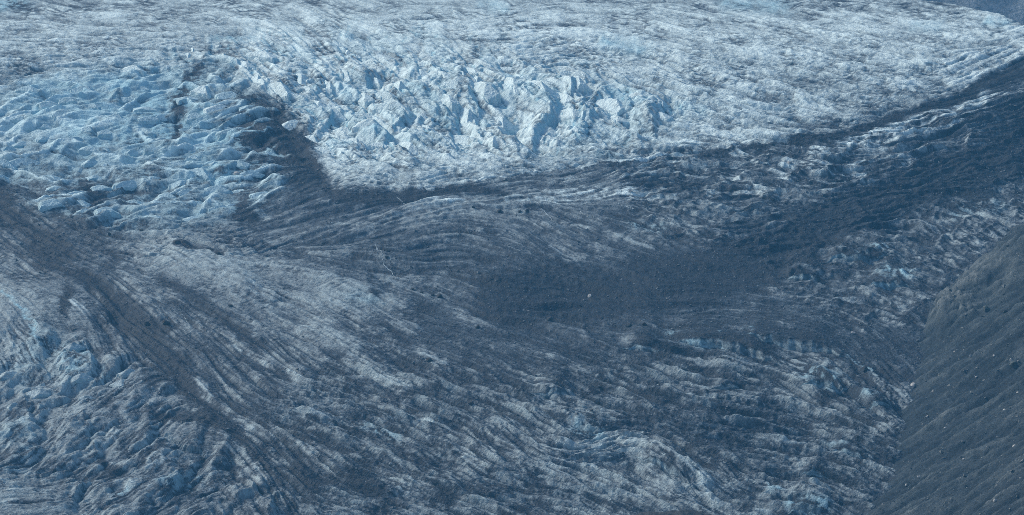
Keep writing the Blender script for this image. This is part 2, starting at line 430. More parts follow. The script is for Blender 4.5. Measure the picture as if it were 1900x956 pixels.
BLUE = [
    ([(60, 190), (200, 170), (330, 170)], 40, .7), ([(150, 250), (300, 240), (420, 260)], 45, .6), ([(360, 320), (420, 320)], 22, .5), ([(470, 240), (500, 270)], 22, .5),
    ([(940, 140), (965, 170), (1000, 190), (1060, 220)], 10, .9), ([(985, 155), (1040, 180)], 8, .8), ([(770, 160), (830, 220)], 12, .75), ([(675, 238), (700, 250)], 14, .9),
    ([(640, 165), (660, 200)], 10, .6), ([(875, 182), (900, 225)], 8, .7), ([(1140, 165), (1190, 200)], 13, .8), ([(1110, 285), (1150, 290)], 8, .5), ([(720, 185), (750, 210)], 9, .5),
    ([(530, 95), (560, 130)], 7, .5), ([(590, 150), (580, 180)], 6, .6), ([(610, 265), (640, 270)], 8, .7), ([(1125, 80), (1190, 90)], 14, .6), ([(390, 72), (470, 70)], 8, .5),
    ([(310, 105), (320, 98)], 6, .7), ([(0, 5), (40, 8)], 12, .7), ([(600, 215), (640, 225)], 10, .4), ([(1060, 235), (1090, 250)], 7, .6), ([(1260, 200), (1300, 205)], 12, .4),
    ([(1350, 5), (1450, 10)], 16, .45), ([(900, 5), (930, 15)], 10, .4), ([(1240, 622), (1290, 632), (1330, 640)], 11, 1.2), ([(1390, 622), (1430, 630)], 7, .5),
    ([(1500, 700), (1540, 712)], 14, .6), ([(1575, 665), (1630, 700)], 5, .7), ([(1640, 515), (1680, 515)], 12, .8), ([(1590, 478), (1640, 470)], 8, .4), ([(1470, 935), (1530, 945)], 9, .7),
    ([(1425, 903), (1445, 908)], 7, .7), ([(1070, 792), (1110, 806)], 9, .9), ([(1170, 415), (1230, 425)], 7, .5), ([(1590, 735), (1650, 750)], 8, .4), ([(1540, 825), (1570, 832)], 8, .4),
    ([(40, 690), (90, 640), (140, 690)], 30, .4), ([(55, 610), (70, 640)], 5, 1.0), ([(115, 640), (118, 680)], 3.5, .9), ([(165, 650), (168, 680)], 3.5, 1.0), ([(195, 680), (190, 700)], 4, .8),
    ([(130, 690), (150, 670)], 10, .6), ([(10, 810), (50, 800)], 14, .5), ([(300, 895), (370, 876)], 9, .7), ([(220, 918), (235, 912)], 8, .8), ([(370, 840)], 8, .4), ([(20, 870), (60, 830)], 12, .35),
    ([(680, 790), (730, 805)], 8, .4), ([(650, 560), (700, 562)], 8, .3), ([(10, 550), (45, 585), (66, 615)], 3, .8), ([(1830, 40), (1870, 42)], 7, .6), ([(1700, 50), (1740, 46)], 10, .35),
    ([(1780, 395), (1850, 385)], 10, .4), ([(340, 395), (370, 400)], 7, .5), ([(400, 380), (430, 385)], 9, .5),
]
for pts, w, v in DARK:
    stroke(SD, pts, w, v); stroke(HS, pts, w, -1.2 * min(1, abs(v)))
for pts, w, v, hh in LIGHT:
    stroke(SL, pts, w * 1.1, v * (0.72 if pts[0][0] > 1100 else 1.0))
    if hh: stroke(HS, [(p[0], p[1] - 2) for p in pts], w, hh * 1.0)
for pts, w, v in BLUE:
    stroke(BL, pts, w, v)
brk = fbm(PX / 13, PY / 7, 3, 68, 0.6)
S = SD * np.clip(1 + 0.7 * brk, 0.3, 1.5) + SL * np.clip(0.72 + 1.5 * brk + 0.28 * np.clip(L2, -1.5, 1.5), 0.0, 1.15)
C = C + S
C = C + 0.05 * m_debris
C = C * (1 - 0.06 * sstep(1000, 1300, PX) * (1 - m_debris))

# ---- relief, in photo pixels of height (times metres per pixel)
iso0 = fbm(PX / 45, PY / 28, 4, 65, 0.6)
patch = sstep(-0.35, 0.45, fbm(PX / 70, PY / 45, 3, 64))
clear = (1 - m_debris) * (1 - m_wave) * (1 - m_ser2) * (PY < 480)


def lean(x, y, k, octv, seed, gain=0.5):
    """ridges that lean over: gentle on one side, steep on the other"""
    r0 = ridged(x, y, 2, seed, gain)
    return np.clip(ridged(x, y + k * r0, octv, seed, gain), 0, 1)


wL1, wL2 = fbm(PX / 150, PY / 90, 2, 31), fbm(PX / 150, PY / 90, 2, 32)
L4 = lic(fbm(PX / 14, PY / 10, 2, 54), 48, 3.0)
L5 = lic(fbm(PX / 36, PY / 24, 2, 55), 110, 6.0)
m_lobe = np.clip(polymask([(270, 478), (330, 462), (390, 482), (470, 540), (545, 582), (450, 588), (330, 545), (235, 505)], 12) + polymask([(410, 482), (540, 490), (760, 552), (880, 592), (850, 622), (700, 605), (560, 548), (450, 512)], 12)
                 + polymask([(-90, 500), (110, 515), (190, 575), (150, 645), (60, 625), (-90, 610)], 16) + polymask([(-90, 905), (60, 905), (150, 960), (-90, 1000)], 10) + polymask([(530, 590), (640, 610), (690, 660), (600, 650)], 14), 0, 1)
quiet = 1 - 0.6 * m_wave - 0.6 * m_ser - 0.5 * m_ser2 - 0.4 * m_lobe - 0.5 * (1 - m_debris) * (1 - m_wave) * (1 - m_ser) * (PY < 400)
quiet = np.clip(quiet, 0.2, 1)
h = (2.0 * iso1 + 0.9 * iso2) * quiet


def zline(n, w):
    """a thin line of even width along the zero crossing of a field"""
    gy_, gx_ = np.gradient(n, DY, DX)
    return sstep(w, 0.3 * w, np.abs(n) / (np.hypot(gx_, gy_) + 1e-5)).astype(f32)


def gate(lx, ly, seed, a=0.0, b=0.3):
    return sstep(a, b, fbm(PX / lx, PY / ly, 3, seed)).astype(f32)


# cracks: thin cuts across the clean ice, along the ridges of the icefall, and along the drawn-out folds below
ck1 = zline(fbm((PX + 25 * w1) / 90, (PY - 0.13 * PX + 9 * w2) / 10, 3, 131), 2.2) * gate(80, 26, 132, -0.1, 0.2)
ck2 = zline(fbm((PX + 14 * w1) / 46, (PY + 0.18 * PX + 8 * w2) / 8, 3, 133), 2.0) * gate(60, 24, 134, -0.1, 0.2)
ck3 = zline(fbm((PX + 9 * w1) / 16, (PY + 6 * w2) / 6, 2, 135), 1.8) * gate(34, 20, 136, 0.1, 0.35)
fk1 = zline(L4 + 0.25 * iso2, 2.6) * gate(60, 26, 141, -0.15, 0.2)
fk2 = zline(L2 - 0.3 + 0.25 * iso2, 2.2) * gate(36, 20, 142, 0.0, 0.3)
fb1 = zline(L4 - 0.8 + 0.3 * iso2, 2.4) * gate(80, 26, 143, -0.08, 0.25)
fb2 = zline(L2 + 0.7 + 0.3 * iso2, 2.2) * gate(30, 18, 144, 0.05, 0.3)
sharpen = 1 - np.minimum(np.abs(L2) * 0.9, 1.3)                # crisp crest lines along the strands
sharpen = sharpen * (1 - 0.6 * m_lobe)
L3 *= 1 - 0.5 * m_lobe
h += sharpen * (0.9 + 0.9 * m_fold + 0.7 * m_lump - 0.6 * m_calm - 0.4 * m_wave)
h += L2 * (0.5 + 0.3 * m_fold + 0.3 * m_lump - 0.25 * m_calm) + L3 * (0.9 + 1.6 * m_fold + 1.0 * m_lump - 0.6 * m_calm) + 0.18 * L1
# the open plain: low hummocks and healed cracks, drawn out across the view
pl1 = ridged((PX + 18 * w1) / 30, (PY + 0.10 * PX + 7 * w2) / 7.5, 3, 66, 0.6)
pl2 = ridged((PX + 9 * iso0) / 11, (PY - 0.12 * PX + 5 * iso0) / 4.2, 2, 67, 0.6)
def crest_line(x, y, k, seed, w):
    r0 = ridged(x, y, 2, seed, 0.45)
    return zline(pn(x, y + k * r0, seed), w)


pg = pyr((PX + 22 * w1 + 0.4 * PY) / 40, (PY * 1.1 - 0.20 * PX + 9 * w2) / 13, 23, 1.0, 1.8, 1.4, 0.9, 0.6)
pg2 = pyr((PX + 10 * w1 + 0.4 * PY) / 17, (PY * 1.1 - 0.25 * PX + 6 * w2) / 7, 25, 1.0, 1.7, 1.4, 1.0, 0.6)
h += clear * ((1.0 * pl1 + 0.4 * pl2 - 0.8 + 5.5 * pg + 2.4 * pg2 - 2.6) * (0.35 + 0.9 * patch) + 2.6 * iso0 + 0.7 * L2 + 0.12 * L1 + 0.8 * L4) * (0.55 + 0.45 * sstep(60, 160, PY))
# waves of the left icefall: long sharp crests, each with a smooth face towards the valley
wx, wy = PX + 60 * wL1 + 9 * w1, PY + 34 * wL2 + 0.20 * PX + 5 * w2 + 1.5 * iso1
rw = lean(wx / 150, wy / 38, 0.30, 2, 71, 0.36)
wcr = crest_line(wx / 150, wy / 38, 0.30, 71, 2.6) * gate(60, 30, 145, -0.35, 0.05)
wcr2 = crest_line(wx / 70, wy / 15, 0.25, 75, 2.0) * gate(50, 24, 146, -0.1, 0.2)
pw = pyr(wx / 80, (wy + 5 * w2) / 27, 21, 0.8, 2.3, 1.3, 1.0, 0.5)
pw2 = pyr((wx + 8 * w1) / 30, (wy + 6 * w2) / 12, 22, 0.9, 2.0, 1.3, 1.0, 0.5)
h += m_wave * (12 * rw ** 1.6 - 6 + 15 * pw - 6 + 5 * pw2 - 2 + 0.4 * 5 * lean(wx / 70, wy / 15, 0.25, 2, 75) ** 1.5 - 2)
# main icefall: ridges running down to the right, cut across by crevasses
xs2, ys2 = PX + 46 * wL1 + 6 * w1, PY + 26 * wL2 + 4 * w2
dga = xs2 * 0.60 + ys2 * 0.95                                 # along the ridges
dgc = xs2 * 0.74 - ys2 * 0.75                                 # across them, growing to the right
size = 0.28 + 0.72 * sstep(70, 175, PY)
fin = polymask([(610, 150), (900, 120), (1120, 150), (1290, 215), (1180, 280), (900, 310), (650, 290)], 70)
pa = pyr(dga / 86, dgc / 50, 3, 0.9, 1.9, 2.2, 0.6)
pb = pyr(dga / 46, dgc / 29, 5, 0.9, 1.8, 2.2, 0.8)
pc = pyr((dga + 6 * iso1) / 19, (dgc + 4 * iso1) / 12, 6, 1.0, 1.6, 1.8, 1.0)
e1, r1, dx1, dy1 = worley((dga + 8 * iso1) / 52, (dgc + 5 * iso1) / 30, 3)
stri = ridged(dga / 9 + 0.02 * dgc, dgc / 40, 2, 157)
h += m_ser * size * (fin * (38 * pa - 14) + (1 - 0.55 * fin) * (18 * pb - 7) + 5.0 * pc - 2 + 2.2 * stri - 1.2)
# lower-left ice: long ribs leaning up the slope with broken blocks between
xr, yr = PX + 60 * wL1 + 8 * w1, PY + 40 * wL2 + 5 * w2
ra = xr * 0.82 - yr * 0.62
rc = yr * 0.82 + xr * 0.62
rb1 = lean(ra / 170, rc / 48, 0.30, 2, 83, 0.4)
rb2 = np.clip(1 - np.abs(L4) * 0.75, -0.3, 1)
e3, r3, dx3, dy3 = worley((ra + 14 * iso1) / 75, (rc + 8 * iso1) / 34, 9)
pd = pyr((ra + 22 * w1) / 112, (rc + 12 * w1) / 50, 13, 0.8, 1.7, 1.6, 0.9, 0.7)
pe = pyr((ra + 8 * iso1) / 30, (rc + 6 * iso1) / 15, 15, 1.0, 1.6, 1.6, 1.0, 0.6)
slab = polymask([(-60, 610), (60, 600), (240, 640), (330, 720), (180, 770), (-60, 790)], 40)
h += m_ser2 * (24 * pd - 10 + (3.0 + 3.0 * patch) * pe - 2 + (1 - slab) * patch * (2.2 * rb2 + 2.0 * L4 - 1.2))
# hummocks of the rubble-covered ice on the right
fr_a = np.clip(1 - np.abs(L4) * 0.75, -0.3, 1)
h += m_calm * (2.6 * L5 + 1.2 * L4)
h += m_lump * (9 * lean((PX + 24 * w1) / 95, (PY + 0.18 * PX + 12 * w2) / 36, 0.25, 2, 81) ** 1.6 - 3.5 + 3.0 * fr_a + 3.5 * pyr((PX + 10 * w1) / 52, (PY - 0.1 * PX + 6 * w2 + 4 * L4) / 20, 19, 1.2, 1.6, 1.5, 0.9, 0.6) - 2 + 1.2 * lean((PX + 12 * w1) / 30, (PY - 0.2 * PX + 8 * w2) / 12, 0.2, 3, 82))
fr1 = np.clip(1 - np.abs(L5) * 0.75, -0.4, 1)
fr2 = np.clip(1 - np.abs(L4) * 0.75, -0.3, 1)
low = np.maximum(m_fold, (1 - m_ser2) * sstep(430, 560, PY) * sstep(900, 600, PX) * 0.6)
pf = pyr((PX + 20 * w1 + 0.5 * PY) / 60, (PY * 1.0 - PX * 0.38 + 14 * w2 + 5 * L4) / 24, 17, 1.2, 1.6, 1.5, 0.9, 0.5)
low = low * (1 - 0.75 * m_lobe)
h += low * (7 * pf - 2.5)
h += low * (7 * fr1 - 5 + 4.5 * fr2 - 2.2 + 2.5 * L4)
sck = zline(fbm(dga / 60, dgc / 15, 2, 151), 2.2) * gate(40, 24, 152, 0.0, 0.25)
sck2 = zline(fbm(dgc / 40 + 0.3 * w1, dga / 26, 2, 153), 1.8) * gate(40, 24, 154, 0.0, 0.25)
not_deb = (1 - m_debris)
low_ice = np.clip(low + m_ser2, 0, 1)
cracks = not_deb * (1 - low_ice) * np.clip(ck1 + 0.8 * ck2 + 0.6 * ck3, 0, 1) * (1 - 0.6 * m_wave)
folds = np.clip(fk1 + 0.8 * fk2, 0, 1) * np.clip(low_ice + 0.8 * m_lump + 0.5 * m_debris + 0.25 * clear, 0, 1)
bright = np.clip(fb1 + 0.8 * fb2, 0, 1) * np.clip(low_ice + 0.9 * m_lump + 0.55 * m_debris, 0, 1)
gaps = m_ser * np.clip(sck + 0.8 * sck2, 0, 1)
h -= 1.6 * cracks + 1.6 * folds + 4.5 * gaps * size - 1.4 * bright
h += HS * 1.2
# domes and lobes read off the photograph
DOME = np.zeros_like(C)
for pts, w, v in [([(640, 470), (800, 440), (960, 480)], 75, 12), ([(330, 480), (450, 530)], 34, 9), ([(520, 505), (680, 550)], 26, 7), ([(30, 570), (120, 560)], 60, 9), ([(640, 350), (700, 340)], 26, 6),
                  ([(880, 300), (960, 300)], 26, 5), ([(280, 570), (330, 560)], 26, 7), ([(600, 620), (680, 650)], 30, 6), ([(1180, 835), (1290, 890)], 26, 9), ([(300, 440), (330, 440)], 24, 5), ([(0, 930), (90, 925)], 26, 5),
                  ([(225, 590)], 18, -8), ([(520, 215), (600, 330)], 14, -5), ([(1000, 560), (1300, 540), (1500, 480)], 60, -6)]:
    stroke(DOME, pts, w, v)
h += DOME
# ice cliffs: the ground behind stands higher than the ground in front (their walls are built further down)
CLIFFS = [([(1232, 632), (1290, 642), (1340, 647), (1400, 660), (1470, 676)], 17, .75), ([(1375, 632), (1450, 643), (1525, 656), (1585, 668)], 17, .3), ([(1478, 714), (1545, 726), (1592, 716)], 13, .45),
          ([(1450, 512), (1490, 518), (1535, 516)], 12, .2), ([(1515, 486), (1600, 491), (1665, 482)], 12, .35), ([(1605, 528), (1650, 536), (1700, 534)], 14, .6), ([(1455, 948), (1550, 960)], 12, .5),
          ([(1310, 715), (1345, 722), (1385, 722)], 9, .2), ([(1590, 757), (1630, 760), (1662, 756)], 8, .4), ([(1150, 640), (1190, 648), (1232, 648)], 9, .2), ([(985, 728), (1025, 736), (1068, 732)], 11, .2),
          ([(1540, 838), (1580, 850), (1620, 858)], 10, .35), ([(1485, 878), (1540, 884)], 9, .3), ([(1165, 845), (1230, 880), (1305, 922)], 16, .15)]
CL = []
h_plain = h.copy()
for pts, hh, bl_ in CLIFFS:
    p = np.array(pts, float)
    xs_ = np.arange(p[0, 0], p[-1, 0], 1.1)
    yb = np.interp(xs_, p[:, 0], p[:, 1]) + 4 * pn(xs_ / 45, xs_ * 0 + p[0, 1], 90) + 2.0 * pn(xs_ / 14, xs_ * 0 + p[0, 1], 91)
    wid = min(80, 0.45 * (p[-1, 0] - p[0, 0]))
    ends = sstep(p[0, 0], p[0, 0] + wid, xs_) * sstep(p[-1, 0], p[-1, 0] - wid, xs_)
    hv = hh * ends * np.clip(0.9 + 0.22 * pn(xs_ / 60, xs_ * 0 + p[0, 1], 92), 0.3, 1.2)
    CL.append((xs_, yb, hv, bl_))
    j = (PX > p[0, 0]) & (PX < p[-1, 0]) & (PY > p[:, 1].min() - 125) & (PY < p[:, 1].max() + 60)
    d = PY[j] - np.interp(PX[j], xs_, yb)
    H_ = np.interp(PX[j], xs_, hv)
    h[j] += H_ * (sstep(0.5, -3.5, d) * sstep(-110, -10, d))
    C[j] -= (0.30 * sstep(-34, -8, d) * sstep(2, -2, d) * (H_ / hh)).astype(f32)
for _ in range(1):                                             # weathering: round off what is finer than the sheet can carry
    h[:, 1:-1] = 0.22 * h[:, :-2] + 0.56 * h[:, 1:-1] + 0.22 * h[:, 2:]
h *= 0.30 + 0.70 * sstep(-40, 110, PY)
# the far rim on the right drops away in front of the mountain
rim = np.interp(PX, [1500, 1690, 1760, 1800, 1850, 1900, 2100], [-90, -1, 5, 14, 26, 45, 90])
h -= np.maximum(0, rim - PY) * 4.0

GY, GM = rowY(gy), mpp(gy)
X = groundX(PX, PY).astype(f32)
Y = np.broadcast_to(rowY(gy)[:, None], PX.shape).astype(f32)
Z = (rowZ(gy)[:, None] + h * GM[:, None]).astype(f32)


def at(px, py):
    """ground point below a pixel of the photograph (relief included)"""
    fy = np.clip((py - gy[0]) / DY, 0, NY - 2); fx = np.clip((px - gx[0]) / DX, 0, NX - 2)
    i, j = int(fy), int(fx); a, b = fy - i, fx - j
    g = lambda A: float((A[i, j] * (1 - b) + A[i, j + 1] * b) * (1 - a) + (A[i + 1, j] * (1 - b) + A[i + 1, j + 1] * b) * a)
    return np.array([g(X), g(Y), g(Z)])


# ---- rubble cover and blue tone of the ice
hm_ = (h_plain * GM[:, None]).astype(f32)
slx = np.gradient(hm_, axis=1) / (DX * GM[:, None])
sly = np.gradient(hm_, axis=0) / np.abs(np.gradient(GY))[:, None]
slope = np.sqrt(slx ** 2 + sly ** 2)
steep = sstep(0.45, 1.3, slope)                                # rubble does not stay on steep ice
streak = (0.04 * L1 + 0.055 * L2) * (0.35 + 0.9 * patch) * (1 + 0.6 * low - 0.25 * clear) + (0.045 + 0.02 * low) * L3
cov = C + streak * (1 - 0.6 * m_lobe) + 0.05 * m_lump * L4 + np.clip(1 - 0.5 * m_lobe - 0.60 * clear - 0.3 * m_ser, 0.2, 1) * (0.17 * iso0 + (0.16 - 0.09 * low) * iso1 + (0.14 - 0.04 * low) * iso2) + 0.03 * white
cov += (0.22 * steep - 0.06) * np.where(C < 0.7, 1.0, 0.3) * (1 - 0.6 * m_calm)
# grit and crevasse shadow, both put into the colour as lines over the plain
line = sstep(0.46, 0.30, pl1) * 0.8 + sstep(0.40, 0.22, pl2) * 0.6
cov -= clear * line * (0.05 + 0.09 * patch) * (1 - 0.5 * m_ser)
cov += low * (0.16 * (fr1 - 0.5) + 0.16 * (fr2 - 0.5) + 0.06 * L4) + m_ser2 * (0.16 * (pd - 0.35) + 0.14 * (pe - 0.35) + (1 - slab) * patch * (0.10 * (rb2 - 0.5) + 0.05 * L4))
thin = sstep(0.72, 0.97, sharpen) * sstep(-0.2, 0.5, iso0 + 0.4 * iso1)
cov += thin * 0.20 * np.where(C < 0.6, 1, 0.3) * (1 - 0.55 * m_calm) * (PY > 240)
cov += m_wave * (0.30 * sstep(0.72, 0.95, rw) - 0.10)
cov -= m_ser * 0.22 * sstep(0.12, 0.0, e1) + m_ser2 * 0.25 * sstep(0.12, 0.0, e3) * patch
rng_ = 0.26 + 0.1 * clear
dev = (cov - C) * (1 - 0.08 * m_debris)
cov = C + np.where(dev > 0, rng_ * np.tanh(dev / rng_), dev)                       # ice down here is gritty: never wholly white
cov += clear * (0.14 * (pg - 0.35) + 0.08 * (pg2 - 0.35)) * (0.5 + 0.6 * patch)
cov -= 0.30 * cracks * (0.5 + 0.7 * patch) + 0.42 * folds + 0.22 * gaps
cov += 0.22 * bright * np.clip(C / 0.22, 0.15, 1) + m_wave * (0.34 * wcr + 0.22 * wcr2)
cov = np.clip(np.where(PY > 380, np.minimum(cov, 0.48 + 0.40 * (cov - 0.48)), cov), 0, 1).astype(f32)
dirt = 1 - cov  # rubble and grit cover, plus the coloured-in crevasse shadow
BL *= (1 - 0.4 * m_wave) * (1 - 0.45 * m_ser) * (1 - 0.4 * m_ser2)
blue = BL * np.clip(0.65 + 0.9 * iso1 + 0.6 * iso0, 0, 1.2) + 0.30 * m_wave * np.clip(0.8 + iso0, 0.3, 1.4) + m_ser * (0.75 * sstep(0.2, 0.9, slx * -1) + 0.15 * (r1 > 0.7)) + 0.15 * m_ser2 * sstep(0.4, 1.0, -slx)  # icefall and lower-left slopes that face right are coloured bluer
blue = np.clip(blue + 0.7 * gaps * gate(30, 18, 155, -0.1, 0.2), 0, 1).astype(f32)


# ------------------------------------------------------------------ materials
def new_mat(name):
    m = bpy.data.materials.new(name)
    m.use_nodes = True
    t = m.node_tree
    return m, t, t.nodes["Principled BSDF"]


def node(t, kind, **kw):
    n = t.nodes.new(kind)
    for k, v in kw.items():
        setattr(n, k, v)
    return n


def noise(t, scale, detail=4, rough=0.6):
    tc = node(t, "ShaderNodeNewGeometry")
    n = node(t, "ShaderNodeTexNoise")
    n.inputs["Scale"].default_value = scale
    n.inputs["Detail"].default_value = detail
    n.inputs["Roughness"].default_value = rough
    t.links.new(tc.outputs["Position"], n.inputs["Vector"])
    return n.outputs["Fac"]


def math_n(t, op, a, b=None, clamp=False):
    n = node(t, "ShaderNodeMath", operation=op, use_clamp=clamp)
    for s, v in ((0, a), (1, b)):
        if v is None: continue
        if hasattr(v, "default_value"): t.links.new(v, n.inputs[s])
        else: n.inputs[s].default_value = v
    return n.outputs[0]


def mixc(t, fac, a, b):
    n = node(t, "ShaderNodeMix", data_type='RGBA')
    for s, v in ((0, fac), (6, a), (7, b)):
        if hasattr(v, "default_value"): t.links.new(v, n.inputs[s])
        elif s == 0: n.inputs[0].default_value = v
        else: n.inputs[s].default_value = (*v, 1)
    return n.outputs[2]


def ramp(t, fac, a, b):
    n = node(t, "ShaderNodeMapRange", interpolation_type='SMOOTHSTEP')
    n.inputs[1].default_value, n.inputs[2].default_value = a, b
    t.links.new(fac, n.inputs[0])
    return n.outputs[0]


def bump(t, bsdf, hgt, dist, strength):
    b = node(t, "ShaderNodeBump")
    b.inputs["Distance"].default_value = dist
    b.inputs["Strength"].default_value = strength
    t.links.new(hgt, b.inputs["Height"])
    t.links.new(b.outputs[0], bsdf.inputs["Normal"])


RUBBLE_A, RUBBLE_B = (0.011, 0.016, 0.025), (0.050, 0.058, 0.070)


def ice_material(name, attrs=True, grit=0.0, tint=0.0):
    m, t, bs = new_mat(name)
    fine = noise(t, 0.55, 3, 0.7)
    mid = noise(t, 0.12, 4, 0.6)
    if attrs:
        d = node(t, "ShaderNodeAttribute", attribute_name="dirt").outputs["Fac"]
        bl = node(t, "ShaderNodeAttribute", attribute_name="blue").outputs["Fac"]
    else:
        d = math_n(t, 'ADD', math_n(t, 'MULTIPLY', ramp(t, mid, 0.35, 0.95), 0.55), grit)
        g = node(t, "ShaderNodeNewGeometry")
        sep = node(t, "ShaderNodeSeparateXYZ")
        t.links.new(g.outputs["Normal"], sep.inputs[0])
        bl = math_n(t, 'MULTIPLY', ramp(t, math_n(t, 'ADD', sep.outputs[0], math_n(t, 'MULTIPLY', mid, 0.6)), 0.55, 1.15), 0.7 - 1.2 * grit)  # bluer on faces turned to the right
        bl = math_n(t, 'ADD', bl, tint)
    cl = math_n(t, 'SUBTRACT', 1.0, d)
    cl = math_n(t, 'ADD', cl, math_n(t, 'MULTIPLY', math_n(t, 'SUBTRACT', fine, 0.5), 0.42))
    cl = math_n(t, 'ADD', cl, math_n(t, 'MULTIPLY', math_n(t, 'SUBTRACT', mid, 0.5), 0.25))
    cr = node(t, "ShaderNodeValToRGB")
    els = cr.color_ramp.elements
    while len(els) < 7: els.new(0.5)
    for e, (p_, c_) in zip(els, [(0.06, RUBBLE_A), (0.24, (0.032, 0.043, 0.058)), (0.36, (0.066, 0.083, 0.102)), (0.48, (0.145, 0.172, 0.19)), (0.64, (0.295, 0.355, 0.375)), (0.80, (0.50, 0.59, 0.605)), (0.97, (0.67, 0.78, 0.785))]):
        e.position = p_; e.color = (*c_, 1)
    t.links.new(cl, cr.inputs[0])
    cover = ramp(t, cl, 0.22, 0.55)
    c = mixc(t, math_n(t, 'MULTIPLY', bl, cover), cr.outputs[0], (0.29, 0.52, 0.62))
    t.links.new(c, bs.inputs["Base Color"])
    bs.inputs["Roughness"].default_value = 0.75
    bs.inputs["Specular IOR Level"].default_value = 0.2
    bump(t, bs, math_n(t, 'ADD', fine, math_n(t, 'MULTIPLY', mid, 1.6)), 1.6, 0.7)
    return m


def rock_material(name, ca, cb, scale=0.4, moss=None, bd=1.0):
    m, t, bs = new_mat(name)
    fine = noise(t, scale * 2.2, 4, 0.7)
    mid = noise(t, scale * 0.18, 4, 0.6)
    c = mixc(t, ramp(t, math_n(t, 'ADD', math_n(t, 'MULTIPLY', fine, 0.6), math_n(t, 'MULTIPLY', mid, 0.4)), 0.36, 0.64), ca, cb)
    if moss:
        c = mixc(t, math_n(t, 'MULTIPLY', ramp(t, noise(t, scale * 0.08, 4, 0.6), 0.45, 0.7), 0.6), c, moss)
    t.links.new(c, bs.inputs["Base Color"])
    bs.inputs["Roughness"].default_value = 0.9
    bs.inputs["Specular IOR Level"].default_value = 0.15
    bump(t, bs, fine, bd, 0.8)
    return m


M_ICE = ice_material("glacier_ice")
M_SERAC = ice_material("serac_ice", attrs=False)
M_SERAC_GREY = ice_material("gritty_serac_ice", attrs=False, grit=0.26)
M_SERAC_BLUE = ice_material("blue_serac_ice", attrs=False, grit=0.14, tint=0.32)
M_RUB = rock_material("rubble_stone", RUBBLE_A, (0.22, 0.235, 0.25), 0.5)
M_DARK = rock_material("dark_stone", (0.025, 0.027, 0.03), (0.06, 0.06, 0.062), 0.5)
M_PALE = rock_material("pale_stone", (0.30, 0.29, 0.28), (0.50, 0.48, 0.46), 0.6)
M_HILL = rock_material("hillside_rock", (0.010, 0.016, 0.022), (0.105, 0.12, 0.125), 0.5, (0.05, 0.065, 0.048), 2.0)
t = M_HILL.node_tree
bs_ = t.nodes["Principled BSDF"]
tn = node(t, "ShaderNodeAttribute", attribute_name="tone").outputs["Fac"]
tn = math_n(t, 'ADD', tn, math_n(t, 'MULTIPLY', math_n(t, 'SUBTRACT', noise(t, 0.9, 4, 0.7), 0.5), 0.9))
cr_ = node(t, "ShaderNodeValToRGB")
while len(cr_.color_ramp.elements) < 4: cr_.color_ramp.elements.new(0.5)
for e_, (p_, c_) in zip(cr_.color_ramp.elements, [(0.05, (0.009, 0.014, 0.020)), (0.38, (0.028, 0.038, 0.048)), (0.66, (0.074, 0.088, 0.096)), (0.98, (0.19, 0.205, 0.21))]):
    e_.position = p_; e_.color = (*c_, 1)
t.links.new(tn, cr_.inputs[0]); t.links.new(cr_.outputs[0], bs_.inputs["Base Color"])
M_SCREE = rock_material("scree_stone", (0.05, 0.06, 0.065), (0.26, 0.26, 0.25), 0.6)
M_CROP = rock_material("outcrop_rock", (0.035, 0.043, 0.045), (0.135, 0.145, 0.135), 0.7)
M_HILLSIDE = rock_material("valley_rubble", (0.02, 0.026, 0.034), (0.12, 0.135, 0.15), 0.12, None, 2.0)
M_MOUNT = rock_material("mountain_rock", (0.14, 0.17, 0.20), (0.30, 0.33, 0.36), 0.06, None, 6.0)
M_WATER = rock_material("melt_channel_ice", (0.10, 0.13, 0.15), (0.52, 0.60, 0.64), 0.5)
M_SNOW = rock_material("snow", (0.78, 0.80, 0.82), (0.86, 0.87, 0.88), 0.2)


# ------------------------------------------------------------------ mesh helpers
def mesh_from(name, co, faces, mat, smooth=True):
    """faces: (n,3) or (n,4) index array"""
    me = bpy.data.meshes.new(name)
    co = np.ascontiguousarray(co, f32); faces = np.ascontiguousarray(faces, np.int32)
    n, k = faces.shape
    me.vertices.add(len(co)); me.vertices.foreach_set("co", co.ravel())
    me.loops.add(n * k); me.loops.foreach_set("vertex_index", faces.ravel())
    me.polygons.add(n)
    me.polygons.foreach_set("loop_start", np.arange(0, n * k, k, dtype=np.int32))
    me.polygons.foreach_set("loop_total", np.full(n, k, np.int32))
    me.polygons.foreach_set("use_smooth", np.full(n, smooth, bool))
    me.materials.append(mat)
    me.update()
    return me


def link(name, me, parent=None, **props):
    o = bpy.data.objects.new(name, me)
    COL.objects.link(o)
    if parent is not None: o.parent = parent
    for k, v in props.items(): o[k] = v
    return o


def grid_faces(ny, nx):
    a = (np.arange(ny - 1)[:, None] * nx + np.arange(nx - 1)[None, :])
    return np.stack([a, a + nx, a + nx + 1, a + 1], -1)      # seen from above: counter-clockwise with y going down


ALLV = np.stack([X, Y, Z], -1).reshape(-1, 3)
FQ = grid_faces(NY, NX)
# the rocky slope buries the sheet on the lower right
HB = [(2060, 330), (1960, 385), (1900, 420), (1870, 452), (1830, 485), (1790, 525), (1748, 568), (1728, 600), (1720, 640), (1712, 690), (1692, 755), (1686, 800),
      (1680, 850), (1655, 910), (1622, 956), (1570, 1020), (1500, 1110), (1400, 1240), (1330, 1330), (1290, 1420)]
hb = np.array(HB, float)
fcx, fcy = PX[:-1, :-1], PY[:-1, :-1]
buried = fcx > np.interp(fcy, hb[:, 1], hb[:, 0], left=9e9) + 60
m_lab = (m_debris[:-1, :-1] > 0.5)


